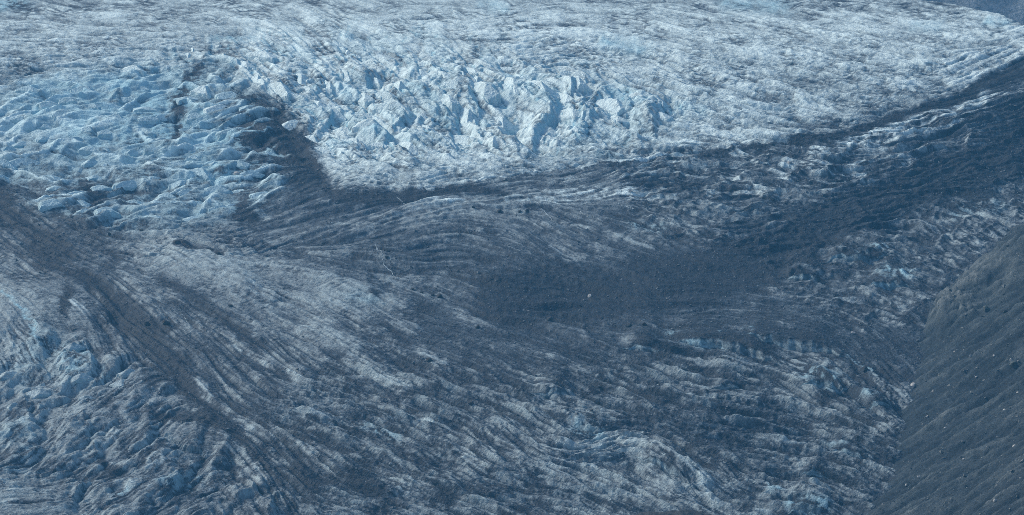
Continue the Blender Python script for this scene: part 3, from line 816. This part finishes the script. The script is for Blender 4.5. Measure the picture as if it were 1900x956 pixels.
def sheet(name, sel):
    fq = FQ[sel]
    used = np.unique(fq)
    remap = np.full(NX * NY, -1, np.int32); remap[used] = np.arange(len(used))
    me = mesh_from(name, ALLV[used], remap[fq], M_ICE, False)
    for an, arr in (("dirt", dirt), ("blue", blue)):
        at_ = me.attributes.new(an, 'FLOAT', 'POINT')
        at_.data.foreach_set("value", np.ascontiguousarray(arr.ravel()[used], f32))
    return link(name, me, kind="structure")


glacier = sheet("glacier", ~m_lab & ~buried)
glacier["label"] = "pale blue crevassed glacier ice filling the upper half and lower left"
moraine = sheet("moraine", m_lab & ~buried)
moraine["label"] = "dark rubble covered glacier ice sweeping across the middle and right"

# ---- walls of the ice cliffs (parts of the rubble-covered ice), fluted and streaked with melted-out dirt
for xs_, yb, hv, bl_ in CL:
    nv_ = 16
    base = np.array([at(x_, y_ + 1.5) for x_, y_ in zip(xs_, yb)])
    m_ = mpp(yb)
    t_ = np.linspace(0, 1, nv_)[:, None]
    fl = 1.6 * fbm(xs_[None, :] / 9 + 0 * t_, 0.9 * t_ + 0 * xs_[None, :], 3, 161, 0.6) + 1.6 * pn(xs_[None, :] / 30 + t_, t_ * 1.2 + 0 * xs_[None, :], 162)
    Hm = (hv * m_)[None, :]
    wx_ = base[None, :, 0] + 0 * t_ + 0.5 * fl * m_
    wy_ = base[None, :, 1] + t_ * Hm * 0.75 - (fl + 1.2) * m_ * np.sin(np.pi * np.clip(t_, 0.05, 1)) ** 0.7
    wz_ = base[None, :, 2] - 1.2 * m_ + t_ * (1.15 * Hm + 1.6 * m_) + 0.5 * m_ * fl * t_
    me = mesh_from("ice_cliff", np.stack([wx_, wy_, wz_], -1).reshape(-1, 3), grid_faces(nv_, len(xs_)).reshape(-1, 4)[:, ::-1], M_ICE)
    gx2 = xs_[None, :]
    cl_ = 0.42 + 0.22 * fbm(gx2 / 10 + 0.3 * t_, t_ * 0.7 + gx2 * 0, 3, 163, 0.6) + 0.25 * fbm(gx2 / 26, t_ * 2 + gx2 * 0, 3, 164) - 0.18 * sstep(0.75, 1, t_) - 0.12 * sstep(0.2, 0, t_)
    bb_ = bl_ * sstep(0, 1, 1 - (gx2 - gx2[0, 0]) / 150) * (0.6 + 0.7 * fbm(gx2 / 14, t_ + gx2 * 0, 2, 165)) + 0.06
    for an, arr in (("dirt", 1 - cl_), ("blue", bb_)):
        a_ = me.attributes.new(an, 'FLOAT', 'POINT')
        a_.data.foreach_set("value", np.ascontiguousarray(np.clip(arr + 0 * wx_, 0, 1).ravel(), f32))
    link("ice_cliff", me, moraine)

# ------------------------------------------------------------------ rocky slope on the lower right
NS, NW = 500, 250
s_py = np.linspace(340, 1410, NS)
s_px = np.interp(s_py, hb[:, 1], hb[:, 0])
bx, by, bz = groundX(s_px, s_py), rowY(s_py), rowZ(s_py)
wv = np.concatenate([np.linspace(-25, 0, 14, endpoint=False), np.linspace(0, 260, NW - 50), np.linspace(266, 900, 36)])
SS, WW = np.meshgrid(np.cumsum(np.hypot(np.gradient(bx), np.gradient(by))), wv, indexing='ij')
hx = bx[:, None] + WW
hy = by[:, None] - 0.22 * WW
steep = 0.70 + 0.10 * fbm(SS / 160, WW / 160, 2, 101)
hz = bz[:, None] + 2 + WW * steep
gul = fbm(WW / 60 + 0.5 * fbm(SS / 40, WW / 40, 2, 104), SS / 13, 4, 102)
hz += 3.5 * fbm(SS / 30, WW / 30, 3, 107)
hz += (0.45 + 0.55 * np.clip(WW + 4, 0, 22) / 22) * (7.5 * gul + 3.2 * ridged(WW / 34 + 0.4 * gul, SS / 7 + gul, 4, 106, 0.6) + 2.4 * fbm(WW / 11, SS / 9, 4, 103, 0.6) + 0.12 * rng.normal(0, 1, SS.shape))
hpx, hpy = project(hx, hy, hz)
bare = np.zeros_like(hz)
for (cx, cy, rx, ry, hh) in [(1765, 575, 45, 35, 9), (1740, 600, 22, 18, 5), (1850, 500, 60, 25, 5), (1880, 450, 40, 30, 5), (1800, 530, 40, 18, 6)]:
    g = np.exp(-(((hpx - cx) / rx) ** 2 + ((hpy - cy) / ry) ** 2) ** 1.5)
    rk = ridged(WW / 26 + 0.3 * gul, SS / 9 + gul, 4, 105, 0.6)
    hz += 1.3 * hh * g * (0.2 + 1.1 * rk) * (WW > -3)
    bare = np.maximum(bare, g * (0.4 + 0.8 * rk)) if cx < 1860 else bare
hill_me = mesh_from("hillside", np.stack([hx, hy, hz], -1).reshape(-1, 3), grid_faces(NS, NW).reshape(-1, 4), M_HILL)
tone = 0.36 + 0.36 * gul + 0.35 * fbm(WW / 45, SS / 30, 4, 108, 0.6) + 0.25 * fbm(WW / 9 + gul, SS / 3.5, 3, 109, 0.6) + 0.06 * rng.normal(0, 1, SS.shape) + 0.30 * bare
a_ = hill_me.attributes.new("tone", 'FLOAT', 'POINT')
a_.data.foreach_set("value", np.ascontiguousarray(np.clip(tone, 0, 1).ravel(), f32))
hillside = link("hillside", hill_me, kind="structure", label="steep grey rocky slope of scree rising at the lower right")
hill_px, hill_py = project(hx, hy, hz)
HP = np.stack([hx, hy, hz], -1)


def at_hill(px, py):
    d = (hill_px - px) ** 2 + (hill_py - py) ** 2 + (WW < 0) * 1e6
    return HP.reshape(-1, 3)[int(np.argmin(d))]


# valley floor under and around the ice, out to the mountains
vy = np.concatenate([rowY(np.arange(1400, -120, -10.0)), rowY(-110) + np.linspace(60, 2500, 20)])
vz = np.interp(vy, _Y, _Z)
vx, vyy = np.meshgrid(np.linspace(-3000, 3200, 240), vy)
vpy = np.interp(vy, _Y[::-1], _pyt[::-1])
vr, vl = groundX(2146 + 0 * vpy, vpy)[:, None], groundX(-166 + 0 * vpy, vpy)[:, None]
out_ = np.maximum(sstep(-5, 45, vx - vr) * sstep(60, 130, vpy)[:, None], sstep(-5, 45, vl - vx))
vzz = vz[:, None] - 45 * (1 - out_) - 4 + (14 - 8 * out_) * fbm(vx / 160, vyy / 160, 4, 115)
me = mesh_from("valley_floor", np.stack([vx, vyy, vzz], -1).reshape(-1, 3), grid_faces(len(vy), 240).reshape(-1, 4)[:, ::-1], M_HILLSIDE)
link("valley_floor", me, kind="structure")

# ------------------------------------------------------------------ mountain beyond the rim
ym = rowY(-70) + 250
mx = np.linspace(-2200, 2600, 320); mt = np.linspace(0, 1, 110)
MX, MT = np.meshgrid(mx, mt, indexing='xy')
MZb = rowZ(0) - 160
mz = MZb + MT * 900 + 60 * fbm(MX / 320, MT * 3, 5, 111, 0.55) * (0.2 + MT) + 12 * ridged(MX / 60 + MT * 3, MT * 9, 4, 113)
my = ym + MT * 1300 + 120 * fbm(MX / 300, MT * 2, 4, 112)
me = mesh_from("mountain", np.stack([MX, my, mz], -1).reshape(-1, 3)[:, :], grid_faces(110, 320).reshape(-1, 4)[:, ::-1], M_MOUNT)
link("mountain", me, kind="structure", label="dark hazy mountainside behind the far rim of the glacier")
# sliver of snow where the mountain meets the ice
sp = np.linspace(1655, 1692, 14)
b0 = [np.array([groundX(p, -6), rowY(-6) + 45, rowZ(-6) + mpp(-6) * (3.5 - 0.004 * (p - 1676) ** 2)]) for p in sp]
co = np.array([[p - np.array([0, 30, 14]), p, p + np.array([0, 40, -6])] for p in b0]).reshape(-1, 3)
me = mesh_from("snow_patch", co, grid_faces(14, 3).reshape(-1, 4)[:, ::-1], M_SNOW)
link("snow_patch", me, kind="structure", label="small white snow patch on the skyline at the top right")

# ------------------------------------------------------------------ dark rock knoll at the bottom edge
kn_x, kn_y = np.meshgrid(np.linspace(1110, 1380, 120), np.linspace(930, 1030, 60))
prof = np.interp(kn_x, [1110, 1150, 1205, 1235, 1262, 1295, 1330, 1380], [-54, -34, -25, -26, -22, -23, -33, -54])
kz = rowZ(kn_y) + mpp(kn_y) * (prof + 34 - 28 * ((kn_y - 975) / 34) ** 2 + 9 * ridged(kn_x / 26, kn_y / 14, 5, 121, 0.6) + 1.2 * fbm(kn_x / 4, kn_y / 3, 3, 122))
me = mesh_from("rock_knoll", np.stack([groundX(kn_x, kn_y), rowY(kn_y), kz], -1).reshape(-1, 3), grid_faces(60, 120).reshape(-1, 4), M_DARK)
link("rock_knoll", me, kind="structure", label="dark rock knoll poking up at the bottom edge")

# ------------------------------------------------------------------ seracs: single ice blocks standing in the icefall (children of the glacier)
def serac_mesh(k, mat):
    r = np.random.default_rng(200 + k)
    nu, nv = 31, 25
    u, v = np.meshgrid(np.linspace(-1, 1, nu), np.linspace(-1, 1, nv))
    hh = np.full(u.shape, 1.0)
    cut_ = lambda nx_, ny_, d_: (d_ - (u * nx_ + v * ny_))          # a plane falling away from the crest
    hh = np.minimum(hh, r.uniform(.8, 1.0) + 0.3 * u * r.uniform(-1, 1))
    hh = np.minimum(hh, 1.05 + cut_(r.uniform(-.4, .4), r.uniform(-1.5, -1.0), 0) * 1.0 - r.uniform(-.1, .2))      # sunlit side
    hh = np.minimum(hh, 1.05 + cut_(r.uniform(-.5, .3), r.uniform(1.6, 2.6), 0) - r.uniform(0, .3))                # steep side
    hh = np.minimum(hh, 0.9 + cut_(r.uniform(1.2, 2.2), r.uniform(-.5, .5), 0.2))                                  # nose
    hh = np.minimum(hh, 1.0 + cut_(r.uniform(-1.2, -.7), r.uniform(-.4, .4), 0.1))                                 # tail
    hh = np.minimum(hh, 1.1 + cut_(r.uniform(.6, 1.2), r.uniform(.8, 1.4), 0.15))
    hh = hh + 0.05 * (ridged(u * 6 + v, v * 1.2 + k, 2, k) - .5) + 0.045 * fbm(u * 5, v * 5, 3, k, 0.6)
    rim_ = np.maximum(np.abs(u), np.abs(v)) + 0.10 * pn(u * 3, v * 3, k + 5)
    hh = np.minimum(np.maximum(hh, -0.6), 1.1 * np.clip((1.02 - rim_) / 0.35, 0, 1) ** 0.8 + 0.05) - 0.25 - 1.6 * sstep(0.80, 1.0, rim_)
    return mesh_from("serac", np.stack([u, v, hh], -1).reshape(-1, 3), grid_faces(nv, nu).reshape(-1, 4)[:, ::-1], mat, smooth=False)


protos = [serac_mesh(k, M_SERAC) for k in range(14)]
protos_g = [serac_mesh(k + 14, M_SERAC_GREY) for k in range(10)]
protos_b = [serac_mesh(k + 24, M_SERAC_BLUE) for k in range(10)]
# the large ones, placed from the photograph: px, py, half-width px, height px, direction of the crest
BIG = [(545, 225, 24, 15, -10), (580, 250, 26, 16, 20), (600, 275, 24, 15, 20), (640, 235, 26, 18, 10), (690, 240, 30, 20, 15), (735, 205, 28, 20, 25), (680, 205, 24, 17, 20),
       (640, 190, 26, 20, 35), (590, 190, 26, 18, 40), (720, 175, 22, 16, 30), (745, 160, 30, 26, 50), (830, 190, 26, 16, 40), (870, 205, 36, 34, 55), (900, 170, 30, 20, 45),
       (948, 160, 34, 26, 40), (1000, 175, 34, 18, 35), (1140, 190, 38, 24, 40), (690, 110, 24, 14, 20), (560, 140, 26, 18, 45), (520, 170, 26, 18, 40), (610, 150, 24, 18, 50),
       (640, 130, 22, 14, 40), (780, 130, 22, 12, 35), (820, 140, 24, 12, 35), (480, 150, 24, 16, 40), (455, 120, 22, 12, 30), (490, 105, 24, 12, 20), (860, 240, 40, 14, 25),
       (1060, 215, 28, 14, 35), (930, 215, 30, 16, 35), (790, 230, 28, 16, 40), (250, 130, 20, 10, 10), (380, 165, 24, 14, 20), (410, 200, 28, 14, -15)]
spots = [(p[0], p[1], p[2], p[3], p[4]) for p in BIG]
tries = 0
while len(spots) < 85 and tries < 20000:
    tries += 1
    px, py = rng.uniform(240, 1260), rng.uniform(58, 300)
    i, j = int((py - gy[0]) / DY), int((px - gx[0]) / DX)
    if m_ser[i, j] < 0.75: continue
    big = 0.35 + 0.65 * float(sstep(65, 170, py))
    hw = rng.uniform(14, 27) * big
    if any((px - q[0]) ** 2 + (2 * (py - q[1])) ** 2 < (0.8 * (hw + q[2])) ** 2 for q in spots): continue
    spots.append((px, py, hw, hw * rng.uniform(0.4, 0.8), rng.normal(36, 14)))
n_main = len(spots)
for mask, n_more, lo_hi, ang0, asd in ((m_wave, 85, (13, 26), -10, 12), (m_ser2 * (PX > -20) * slab, 10, (16, 26), -36, 12)):
    tries, got = 0, 0
    while got < n_more and tries < 20000:
        tries += 1
        px, py = rng.uniform(0, 600), rng.uniform(120, 940)
        i, j = int((py - gy[0]) / DY), int((px - gx[0]) / DX)
        if mask[i, j] < 0.8 or C[i, j] < 0.42: continue
        hw = rng.uniform(*lo_hi)
        if any((px - q[0]) ** 2 + (2 * (py - q[1])) ** 2 < (0.85 * (hw + q[2])) ** 2 for q in spots): continue
        spots.append((px, py, hw, hw * rng.uniform(0.35, 0.65), rng.normal(ang0, asd))); got += 1
for k, (px, py, hw, hp, ang) in enumerate(spots):
    p = at(px, py); m = float(mpp(py)); g = float(np.interp(py, _pyt, _G))
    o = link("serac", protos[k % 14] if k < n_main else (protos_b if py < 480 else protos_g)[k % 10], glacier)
    # crest direction in the picture -> on the ground (depth is foreshortened by the grazing angle)
    a = math.radians(ang)
    gxv, gyv = math.cos(a), -math.sin(a) / g * 0.55
    o.rotation_euler = (0, 0, math.atan2(gyv, gxv))
    ln = hw * m * min(2.4, math.hypot(gxv, gyv)) * rng.uniform(1.1, 1.6); wd = hw * m * 0.8
    o.location = p + np.array([0, 0, -0.25 * hp * m])
    o.scale = (ln, wd * rng.uniform(0.9, 1.3), hp * m * 1.0)

# ------------------------------------------------------------------ rubble: loose stones on the dark ice, and scree on the slope
OCT = np.array([[1, 0, 0], [-1, 0, 0], [0, 1, 0], [0, -1, 0], [0, 0, 1], [0, 0, -1]], float)
OCF = np.array([[0, 2, 4], [2, 1, 4], [1, 3, 4], [3, 0, 4], [2, 0, 5], [1, 2, 5], [3, 1, 5], [0, 3, 5]])


def stones(name, P, size, mat, label):
    n = len(P)
    v = OCT[None] * rng.uniform(0.55, 1.25, (n, 6, 1)) + rng.normal(0, 0.22, (n, 6, 3))
    a = rng.uniform(0, 6.28, n); c, s = np.cos(a)[:, None], np.sin(a)[:, None]
    vx, vy = v[:, :, 0] * c - v[:, :, 1] * s, v[:, :, 0] * s + v[:, :, 1] * c
    v = np.stack([vx, vy, v[:, :, 2] * 0.75], -1) * size[:, None, None] + P[:, None, :]
    f = (OCF[None] + 6 * np.arange(n)[:, None, None]).reshape(-1, 3)
    return link(name, mesh_from(name, v.reshape(-1, 3), f, mat, False), kind="stuff", label=label)


cand = rng.integers(0, NX * NY, 420000)
ci, cj = cand // NX, cand % NX
ok = (dirt.ravel()[cand] > 0.5 + 0.3 * rng.random(len(cand))) & (gy[ci] > 150) & (gx[cj] < np.interp(gy[ci], hb[:, 1], hb[:, 0], left=9e9) + 5)
cand = cand[ok][:40000]
P = ALLV[cand].astype(float)
sz = mpp(gy[cand // NX]) * np.clip(rng.lognormal(0.0, 0.5, len(cand)), 0.3, 3.6)
stones("rubble", P, sz, M_RUB, "grey stones strewn over the dark ice")
hc = rng.integers(0, NS * NW, 12000)
hc = hc[(WW.ravel()[hc] > 1) & (WW.ravel()[hc] < 262)]
P = HP.reshape(-1, 3)[hc]
sz = 0.38 * np.clip(rng.lognormal(0.0, 0.75, len(hc)), 0.3, 6.5)
stones("scree", P, sz, M_SCREE, "loose scree lying on the steep rocky slope")

# ------------------------------------------------------------------ boulders that can be told apart
def ico():
    t = (1 + 5 ** 0.5) / 2
    v = [(-1, t, 0), (1, t, 0), (-1, -t, 0), (1, -t, 0), (0, -1, t), (0, 1, t), (0, -1, -t), (0, 1, -t), (t, 0, -1), (t, 0, 1), (-t, 0, -1), (-t, 0, 1)]
    f = [(0, 11, 5), (0, 5, 1), (0, 1, 7), (0, 7, 10), (0, 10, 11), (1, 5, 9), (5, 11, 4), (11, 10, 2), (10, 7, 6), (7, 1, 8), (3, 9, 4), (3, 4, 2), (3, 2, 6), (3, 6, 8), (3, 8, 9),
         (4, 9, 5), (2, 4, 11), (6, 2, 10), (8, 6, 7), (9, 8, 1)]
    v = [np.array(p) / np.linalg.norm(p) for p in v]
    for _ in range(1):
        mid, nf = {}, []
        def mp(a, b):
            k = (min(a, b), max(a, b))
            if k not in mid:
                q = v[a] + v[b]; v.append(q / np.linalg.norm(q)); mid[k] = len(v) - 1
            return mid[k]
        for a, b, c in f:
            ab, bc, ca = mp(a, b), mp(b, c), mp(c, a)
            nf += [(a, ab, ca), (b, bc, ab), (c, ca, bc), (ab, bc, ca)]
        f = nf
    return np.array(v), np.array(f)


IV, IF = ico()


def boulder_mesh(k, mat):
    r = np.random.default_rng(500 + k)
    v = IV.copy()
    for _ in range(7):                                   # chop flats off a ball
        n = r.normal(size=3); n /= np.linalg.norm(n)
        d = r.uniform(0.45, 0.8)
        s = v @ n
        v = v - np.outer(np.maximum(0, s - d), n)
    v += r.normal(0, 0.03, v.shape)
    v *= np.array([1.0, r.uniform(.75, 1.1), r.uniform(.7, 1.0)])
    return mesh_from("boulder", v, IF, mat, False)


BD = [boulder_mesh(k, M_DARK) for k in range(6)]
BP = [boulder_mesh(k + 6, M_PALE) for k in range(6)]
BH = [boulder_mesh(k + 12, M_CROP) for k in range(4)]


def boulder(px, py, size, me, label, group=None, hill=False):
    p = at_hill(px, py) if hill else at(px, py)
    m = math.dist(p, (0, 0, CAMZ)) / FPX
    o = link("boulder", me, label=label, category="boulder")
    if group: o["group"] = group
    o.location = (p[0], p[1], p[2] + 0.3 * size * m)
    o.scale = (size * m,) * 3
    o.rotation_euler = (rng.normal(0, .2), rng.normal(0, .2), rng.uniform(0, 6.28))
    return o


DB = [
    (816, 553, 6.5, "largest dark boulder at the right end of the rock row below the striped dome"),
    (803, 549, 4.5, "dark boulder second from the right in the rock row below the striped dome"),
    (783, 546, 4.0, "dark boulder in the middle of the rock row below the striped dome"),
    (766, 541, 4.0, "dark boulder at the left end of the rock row below the striped dome"),
    (1020, 598, 6.5, "big lone black boulder just under the black debris wedge in the centre"),
    (1166, 606, 6.0, "black boulder on grey rubble left of the blue ice cliff"),
    (1195, 604, 4.0, "smaller dark boulder close beside the black one left of the blue cliff"),
    (886, 608, 5.5, "dark boulder on a pale ice hump left of the lone black boulder"),
    (720, 479, 5.0, "dark boulder beside the zigzag white melt channel on the dome"),
    (718, 492, 4.0, "small dark boulder just below another beside the zigzag melt channel"),
    (926, 398, 5.0, "dark boulder on the crest line right of the dome, left of a pair"),
    (964, 401, 4.0, "left boulder of the close pair on the crest right of the dome"),
    (978, 401, 4.0, "right boulder of the close pair on the crest right of the dome"),
    (878, 392, 3.5, "small dark boulder at the end of the pale band above the dome"),
    (330, 465, 7.0, "black pointed rock at the head of the long pale ice lobe"),
    (262, 432, 5.0, "black pointed rock on ice above the long pale lobe"),
    (404, 478, 6.0, "dark boulder in the dirty gully right of the pale lobe head"),
    (308, 603, 8.0, "large dark rock slab at the right rim of the dark hollow"),
    (272, 598, 6.0, "dark rock on the lower lip of the dark hollow"),
    (203, 434, 4.0, "small dark boulder above the broken white ice in the left gully"),
    (428, 570, 5.0, "dark boulder in the rubble stream below the long pale lobe"),
    (874, 754, 8.0, "broad dark boulder beside a white ice sliver in the lower centre"),
    (796, 672, 6.0, "dark boulder on the edge of the folded ice below centre"),
    (882, 608 + 130, 4.5, "dark boulder on folded ice just above the broad boulder"),
    (1605, 690, 7.0, "dark boulder in the dirty hollow right of the grey ice cliff"),
    (1098, 770, 4.0, "small dark boulder above the blue pool hollow at lower centre"),
]
for k, (px, py, s, lab) in enumerate(DB):
    boulder(px, py, s, BD[k % 6], lab)
PB = [
    (1583, 620, 4.5, "pale round boulder on dark rubble above the grey ice cliff"),
    (1094, 548, 4.5, "pale pinkish boulder lying on the black debris wedge"),
    (440, 325, 8.0, "cream coloured block lying on the wavy blue ice"),
    (1694, 717, 7.0, "whitish block wedged at the foot of the rocky slope"),
    (1465, 307, 5.0, "white block on dark hummocky ice below the trim line"),
    (1170, 358, 4.0, "pale block on the striped ice near the dark hollow"),
]
for k, (px, py, s, lab) in enumerate(PB):
    boulder(px, py, s, BP[k % 6], lab)
for k, (px, py, s) in enumerate([(1773, 655, 4.5), (1800, 662, 3.2), (1843, 662, 3), (1876, 668, 4), (1790, 652, 3), (1885, 829, 6), (1704, 886, 4.5), (1683, 900, 3.5), (1755, 795, 3.5), (1720, 775, 3),
                                 (1820, 740, 4), (1862, 762, 3), (1788, 852, 3), (1846, 930, 4.5), (1893, 888, 4), (1765, 900, 3), (1812, 700, 3), (1885, 730, 3)]):
    boulder(px, py, s, BP[k % 6], "small pale boulder scattered on the steep grey rocky slope", "pale boulders on the rocky slope", True)
for k, (px, py, s, lab) in enumerate([
    (1828, 577, 7, "rounded grey green boulder on the upper rocky slope beside a dark nook"),
    (1748, 697, 7, "grey boulder near the glacier edge of the rocky slope"),
    (1865, 582, 6, "grey boulder on the upper rocky slope close to the right edge"),
    (1880, 680, 9, "large grey boulder at the right edge of the rocky slope")]):
    boulder(px, py, s, BH[k % 4], lab, None, True)

# ------------------------------------------------------------------ melt channels: thin white lines of bare ice and water
for pts, wpx, lab in [
    ([(982, 372), (996, 381), (1012, 392), (1027, 407)], 2.0, "white melt channel running down from the pale band, centre"),
    ([(694, 460), (700, 474), (708, 484), (712, 498), (726, 506), (738, 519)], 2.4, "zigzag white melt channel on the striped dome"),
    ([(733, 364), (745, 374), (758, 380), (775, 387)], 2.0, "white melt channel below the tip of the clean ice"),
    ([(1076, 396), (1090, 402), (1103, 404)], 1.8, "short white melt channel on dark rubble right of centre"),
    ([(1142, 377), (1154, 384), (1180, 389)], 1.8, "curved white melt channel near the top of the dark rubble"),
    ([(1192, 402), (1218, 408), (1243, 415)], 1.8, "straight white melt channel on the dark rubble"),
    ([(6, 545), (22, 556), (36, 572), (50, 590), (62, 606), (70, 622)], 3.4, "long pale crack running down the left ice lobe"),
    ([(330, 575), (340, 585), (352, 597)], 2.0, "short white channel right of the dark hollow"),
    ([(1282, 734), (1300, 737), (1325, 739)], 2.2, "white ice sliver below the long blue cliff"),
    ([(1486, 695), (1505, 697), (1525, 697)], 2.0, "thin white ice ledge under the grey cliff"),
    ([(878, 754), (895, 757), (916, 757)], 3.0, "white ice sliver beside the broad dark boulder"),
]:
    p = np.array(pts, float)
    t = np.linspace(0, len(p) - 1, len(p) * 7)
    qx = np.interp(t, np.arange(len(p)), p[:, 0]) + rng.normal(0, .7, len(t)); qy = np.interp(t, np.arange(len(p)), p[:, 1]) + rng.normal(0, .35, len(t))
    rows = []
    for x_, y_ in zip(qx, qy):
        w_ = wpx * rng.uniform(0.15, 1.1) * 0.5
        m = float(mpp(y_))
        c = [at(x_ + k * w_, y_ + abs(k) * 0.2) for k in (-1, 0, 1)]
        c[0][2] -= .3 * m; c[1][2] += 0.9 * m; c[2][2] -= .3 * m
        rows += c
    mf = grid_faces(len(t), 3)
    keep = np.convolve(rng.random(len(mf)), [.4, .3, .3], 'same') > 0.36
    me = mesh_from("melt_channel", np.array(rows), mf[keep].reshape(-1, 4), M_WATER)
    link("melt_channel", me, kind="structure", label=lab)

# ------------------------------------------------------------------ air
HX0, HX1, HY0, HY1, HZ0, HZ1 = -3200, 3400, -60, 9000, -700, 2600
v = np.array([(x, y, z) for x in (HX0, HX1) for y in (HY0, HY1) for z in (HZ0, HZ1)], float)
f = np.array([(0, 1, 3, 2), (4, 6, 7, 5), (0, 4, 5, 1), (2, 3, 7, 6), (0, 2, 6, 4), (1, 5, 7, 3)])
hm = bpy.data.materials.new("haze")
hm.use_nodes = True
t = hm.node_tree
t.nodes.remove(t.nodes["Principled BSDF"])
pv = t.nodes.new("ShaderNodeVolumePrincipled")
pv.inputs["Color"].default_value = (0.13, 0.49, 0.93, 1)
pv.inputs["Density"].default_value = 0.62e-4
t.links.new(pv.outputs[0], t.nodes["Material Output"].inputs["Volume"])
link("haze", mesh_from("haze", v, f, hm, False), kind="stuff", label="thin blue haze in the air")
print("tris", sum(sum(max(0, len(p.vertices) - 2) for p in me.polygons[:1]) * len(me.polygons) for me in bpy.data.meshes))
print("Z range", float(Z.min()), float(Z.max()), "Y", GY.min(), GY.max(), "cam", CAMZ, "mount", mz.max(), my.max())
